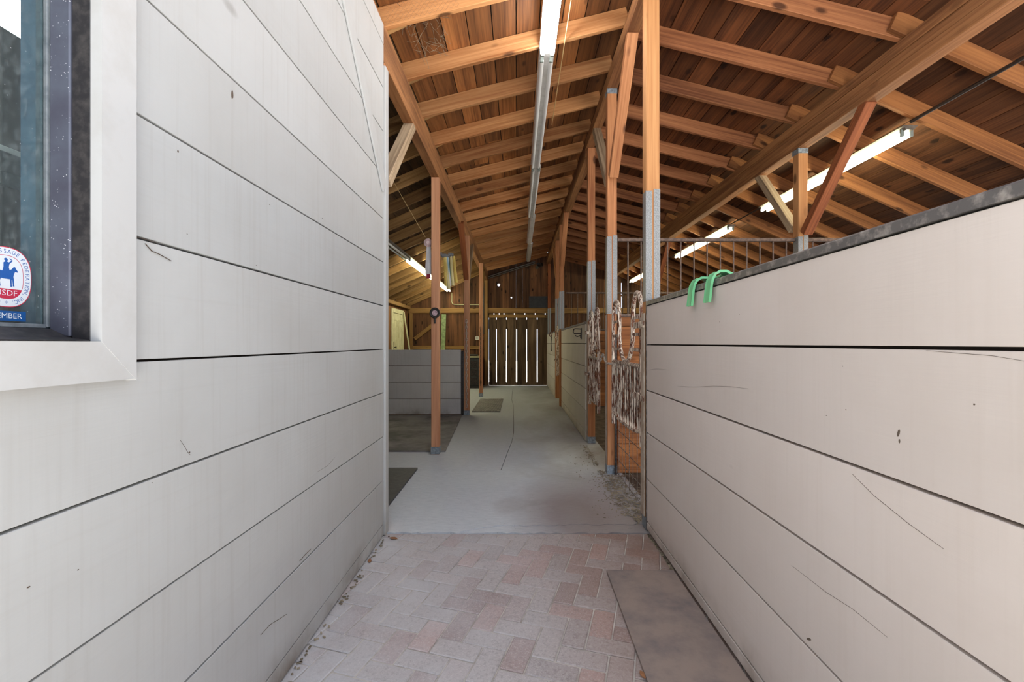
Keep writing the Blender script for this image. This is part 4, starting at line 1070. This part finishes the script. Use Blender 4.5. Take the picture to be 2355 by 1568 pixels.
# show ribbons
def rosette(mb, c, r, n=22):
    c = Vector(c)
    for ring, (ra, rb, dy) in enumerate(((0.35, 1.0, 0.0), (0.22, 0.72, -0.010))):
        pts = []
        for i in range(n * 2):
            a = math.pi * i / n; o = 0.007 * (1 if i % 2 else -1)
            pts.append((c + Vector((r * ra * math.cos(a), dy - 0.004, r * ra * math.sin(a))), c + Vector((r * rb * math.cos(a), dy + o, r * rb * math.sin(a)))))
        vs = [p for q in pts for p in q]; m = len(pts)
        mb.add(vs, [(2 * i, 2 * i + 1, (2 * i + 3) % (2 * m), (2 * i + 2) % (2 * m)) for i in range(m)])
    mb.tube([c + Vector((0, 0.002, 0)), c + Vector((0, -0.018, 0))], r * 0.34, 16)
    return mb
def streamer(c, w0, w1, L, tilt=0.0, fold=0.006):
    c = Vector(c); pts = []
    n = 10
    top = []
    for i in range(n + 1):
        t = i / n; z = -L * t; w = w0 + (w1 - w0) * t
        top.append((c + Vector((-w / 2 + tilt * t, fold * math.sin(t * 7), z)), c + Vector((tilt * t, fold * math.sin(t * 7) - 0.012 * t, z)), c + Vector((w / 2 + tilt * t, fold * math.sin(t * 7 + 1), z))))
    mb = MB(); th = Vector((0, 0.0015, 0)); vs = []; fs = []
    for q in top: vs += [q[0], q[1], q[2], q[2] + th, q[1] + th, q[0] + th]
    for i in range(n):
        for k in range(6): fs.append((i * 6 + k, i * 6 + (k + 1) % 6, (i + 1) * 6 + (k + 1) % 6, (i + 1) * 6 + k))
    fs += [(5, 4, 3, 2, 1, 0), tuple(n * 6 + k for k in range(6))]
    return mb.add(vs, fs)
def show_ribbon(px, py, d, r, cols, L, w, label, mats, cat='ribbon', group=None):
    c = P(px, py, d); root = empty('show_ribbon', c); tag(root, label, cat, group)
    sub(root, rosette(MB(), c, r), 'rosette', mats)
    for i, (m, dx, l2, ww) in enumerate(cols):
        sub(root, streamer(c + Vector((dx, 0.006 + 0.004 * i, -r * 0.5)), w * 0.6, ww, l2, dx * 1.2), 'streamer', m)
    return root
show_ribbon(984.5, 558, 5.12, 0.048, [('ribbon_white', 0.004, 0.33, 0.088)], 0.3, 0.07, 'white show ribbon with pinkish rosette left of the nearest left post', 'ribbon_pink')
tag(MB().prism([P(980.5, 625, 5.13), P(989, 625, 5.13), P(990.5, 641, 5.13), P(980, 640, 5.13)], (0, 0.004, 0)).build('ribbon_tab', 'red'), 'dark red cloth tab hanging below the white show ribbon', 'ribbon')
gsr = 'show ribbons hanging in the left bay'
for i, (px, py, cols, lab) in enumerate((
    (1012, 584, [('ribbon_orange', -0.005, 0.35, 0.05)], 'orange show ribbon half hidden by the nearest left post'),
    (1019, 588, [('ribbon_yellow', 0.02, 0.42, 0.055), ('ribbon_pale', 0.035, 0.47, 0.06)], 'long yellow and cream show ribbon right of the nearest left post'),
    (1024, 588, [('ribbon_blue', 0.022, 0.30, 0.05), ('ribbon_white', 0.03, 0.43, 0.04)], 'pale blue and white show ribbon between yellow and green ones'),
    (1029, 589, [('ribbon_green', 0.012, 0.36, 0.06)], 'dark green show ribbon in the hanging cluster'),
    (1034, 586, [('ribbon_pale', 0.02, 0.44, 0.055)], 'cream show ribbon just right of the dark green one'),
    (1039, 586, [('ribbon_yellow', 0.03, 0.40, 0.05)], 'yellow show ribbon at the right end of the cluster'))):
    show_ribbon(px, py, 6.5 + 0.06 * i, 0.029, cols, 0.4, 0.05, lab, 'rosette_grey', group=gsr)
tag(MB().tube([P(1004, 576, 6.45), P(1022, 583, 6.62), P(1047, 577, 6.90)], 0.0025, 6).build('ribbon_wire', 'wire'), 'thin wire carrying the cluster of show ribbons', 'wire')

# ------------------------------------------------------------------ small things on the right
def rack():
    c = P(1338, 766, 6.05); x = XR - 0.001
    root = empty('bridle_rack', (x, 6.05, c.z)); tag(root, 'black folding bridle rack sticking out of the cream stall front', 'rack')
    z = c.z; y = 6.05
    sub(root, MB().tube([(x - 0.004, y, z + 0.055), (x - 0.09, y, z + 0.06), (x - 0.108, y, z + 0.045), (x - 0.112, y, z + 0.01), (x - 0.095, y, z - 0.005), (x - 0.004, y, z - 0.002)], 0.007, 8), 'loop', 'hardware')
    sub(root, MB().tube([(x - 0.004, y + 0.01, z + 0.05), (x - 0.012, y + 0.01, z - 0.06), (x - 0.004, y + 0.01, z - 0.07)], 0.007, 8), 'arm', 'hardware')
    sub(root, MB().tube([(x - 0.012, y + 0.005, z - 0.03), (x - 0.06, y + 0.005, z - 0.045), (x - 0.085, y + 0.005, z - 0.03)], 0.007, 8), 'hook', 'hardware')
    sub(root, MB().box(x - 0.004, x, y - 0.02, y + 0.03, z - 0.08, z + 0.07, 0.5, 0.001), 'wall_plate', 'hardware')
rack()
def halter():
    y = 10.9; x = XR - 0.012
    root = empty('halter', (x, y, 1.45)); tag(root, 'brown leather halter strap hung over the smallest stall front', 'halter')
    m = simple('leather', rgb(92, 50, 36), 0.6)
    sub(root, MB().tube([(x, y, 1.525), (x - 0.012, y, 1.47), (x - 0.02, y, 1.42), (x - 0.06, y, 1.40), (x - 0.08, y, 1.44), (x - 0.05, y + 0.03, 1.50), (x, y + 0.05, 1.528)], 0.012, 8), 'strap', m)
    sub(root, MB().tube([(x - 0.02, y + 0.1, 1.40), (x - 0.03, y + 0.1, 1.22), (x - 0.02, y + 0.12, 1.05), (x - 0.03, y + 0.14, 1.22), (x - 0.02, y + 0.16, 1.40)], 0.009, 8), 'rein', 'hardware')
halter()
def feeder():
    """two flat hooks over the wall top joined by a bar, feeder body on the stall side"""
    root = empty('feeder_hooks', (XR, 2.08, 1.517)); tag(root, 'green plastic double hook hung over the top of the right wall', 'hook')
    for yc in (2.185, 1.985):
        prof = [(XR - 0.030, 1.418), (XR - 0.026, 1.45), (XR - 0.022, 1.49), (XR - 0.016, 1.518), (XR - 0.004, 1.540), (XR + 0.018, 1.553), (XR + 0.045, 1.553), (XR + 0.075, 1.538), (XR + 0.092, 1.512), (XR + 0.096, 1.47)]
        n = len(prof); th = 0.008; hw = 0.029; vs = []; fs = []
        for i, (x, z) in enumerate(prof):
            a = prof[max(0, i - 1)]; b = prof[min(n - 1, i + 1)]; t = Vector((b[0] - a[0], b[1] - a[1])).normalized(); nx, nz = -t.y, t.x
            for y, lift in ((yc - hw, 0.002), (yc - hw * 0.6, 0.0), (yc + hw * 0.6, 0.0), (yc + hw, 0.002)): vs.append((x + nx * lift * 1.5, y, z + nz * lift * 1.5))
            for y in (yc + hw, yc - hw): vs.append((x - nx * th, y, z - nz * th))
        for i in range(n - 1):
            for k in range(6): fs.append((i * 6 + k, i * 6 + (k + 1) % 6, (i + 1) * 6 + (k + 1) % 6, (i + 1) * 6 + k))
        fs += [tuple(range(5, -1, -1)), tuple((n - 1) * 6 + k for k in range(6))]
        sub(root, MB().add(vs, fs, 0.5, False), 'hook_arm', 'green')
    sub(root, MB().box(XR + 0.045, XR + 0.07, 2.015, 2.155, 1.530, 1.545, 0.5, 0.004), 'bridge', 'green')
    b = MB(); 
    b.prism([(XR + 0.088, 1.90, 1.47), (XR + 0.096, 1.90, 1.25), (XR + 0.22, 1.90, 1.22), (XR + 0.33, 1.90, 1.44), (XR + 0.32, 1.90, 1.44), (XR + 0.215, 1.90, 1.24), (XR + 0.104, 1.90, 1.26), (XR + 0.098, 1.90, 1.47)], (0, 0.37, 0))
    sub(root, b, 'trough', 'green')
feeder()

# straw and litter by the gate, leaves on the bricks
def straw():
    rr = random.Random(21); mb = MB()
    def bit(x, y, L, w):
        m = Matrix.Translation((x, y, 0.003 + rr.random() * 0.010)) @ Matrix.Rotation(rr.random() * 6.28, 4, 'Z') @ Matrix.Rotation(rr.uniform(-0.35, 0.35), 4, 'Y')
        mb.box(-L / 2, L / 2, -w / 2, w / 2, -0.0012, 0.0012, rr.random(), 0, m)
    for i in range(900):
        t = rr.random(); y = 3.12 + t * 1.3; x = 0.78 + 0.13 * rr.random() + abs(rr.gauss(0, 0.10)) - 0.12 * (1 - abs(t - 0.55)) * rr.random()
        if y < 3.25: x = max(x, 0.83)
        if 4.26 < y < 4.45 and x > 0.83: continue
        if y < 3.115 and x > 0.82: continue
        bit(x, y, rr.uniform(0.008, 0.035), rr.uniform(0.003, 0.008))
    for i in range(120): bit(0.80 + rr.gauss(0, 0.02), rr.uniform(4.6, 5.5), rr.uniform(0.008, 0.03), 0.005)
    for i in range(90): bit(0.80 - 0.25 * rr.random(), rr.uniform(3.2, 5.0), rr.uniform(0.004, 0.012), 0.005)
    o = mb.build('straw_litter', 'straw'); tag(o, 'scattered straw and shavings on the floor under the nearest gate', 'straw', kind='stuff')
    mb2 = MB()
    for i in range(160):
        s = rr.choice((-1, 1)); x = (XL + 0.012 + abs(rr.gauss(0, 0.012))) if s < 0 else (XR - 0.003 - abs(rr.gauss(0, 0.003))); y = rr.uniform(1.2, 2.95) if s < 0 else rr.uniform(2.48, 2.95); L = rr.uniform(0.006, 0.02)
        m = Matrix.Translation((x, y, 0.0005)) @ Matrix.Rotation(rr.random() * 6.28, 4, 'Z'); mb2.box(-L / 2, L / 2, -0.003, 0.003, -0.002, 0.002, rr.random(), 0, m)
    tag(mb2.build('floor_litter', 'straw'), 'small crumbs and chaff along the foot of both walls', 'litter', kind='stuff')
straw()
def leaf(px, py, ang, sz, label):
    d = F_PX * EYE / (py - VY); p = P(px, py, d)
    pts = [(0, -1), (0.35, -0.6), (0.5, 0), (0.32, 0.6), (0, 1), (-0.3, 0.55), (-0.48, 0), (-0.34, -0.6)]
    m = Matrix.Translation((p.x, p.y, 0.001)) @ Matrix.Rotation(ang, 4, 'Z')
    mb = MB().prism([m @ Vector((a * sz, b * sz, 0.004 * abs(a))) for a, b in pts], (0, 0, 0.0015))
    tag(mb.build('leaf', 'leaf'), label, 'leaf')
leaf(905, 1238, 1.2, 0.03, 'dry brown leaf on the bricks near the left wall end')
leaf(850, 1290, 0.4, 0.022, 'dry leaf lying at the foot of the left wall')
leaf(1478, 1552, 0.2, 0.022, 'tan dry leaf on the bricks by the brown mat edge')

# remains of a straw nest and netting on the first rafters
def nest():
    rr = random.Random(8); mb = MB()
    for i in range(60):
        a = Vector((-0.80 + rr.random() * 0.28, rr.uniform(3.09, 3.5), 3.50 + rr.random() * 0.0)); a.z = zin(a.x) + 0.12 - rr.random() * 0.03
        d = Vector((rr.uniform(-1, 1), rr.uniform(-1, 1), rr.uniform(-0.6, 0.1))).normalized() * rr.uniform(0.04, 0.13)
        mb.tube([a, a + d * 0.5 + Vector((0, 0, -0.01)), a + d + Vector((0, 0, -0.02 * rr.random()))], 0.0012, 4, cap=False)
    tag(mb.build('nest_straw', 'straw'), 'wisps of nest straw caught between the first rafters at the left purlin', 'nest', kind='stuff')
    w = MB()
    y = 3.012
    for i in range(14):
        x = -0.86 + i * 0.035; w.tube([(x + (0.0175 if k % 2 else 0), y, zin(x) + 0.005 + k * 0.02) for k in range(8)], 0.0004, 4, cap=False)
        w.tube([(x - (0.0175 if k % 2 else 0), y - 0.001, zin(x) + 0.005 + k * 0.02) for k in range(8)], 0.0004, 4, cap=False)
    tag(w.build('wire_netting', 'wire'), 'scrap of wire netting on the face of the first rafter', 'netting')
nest()
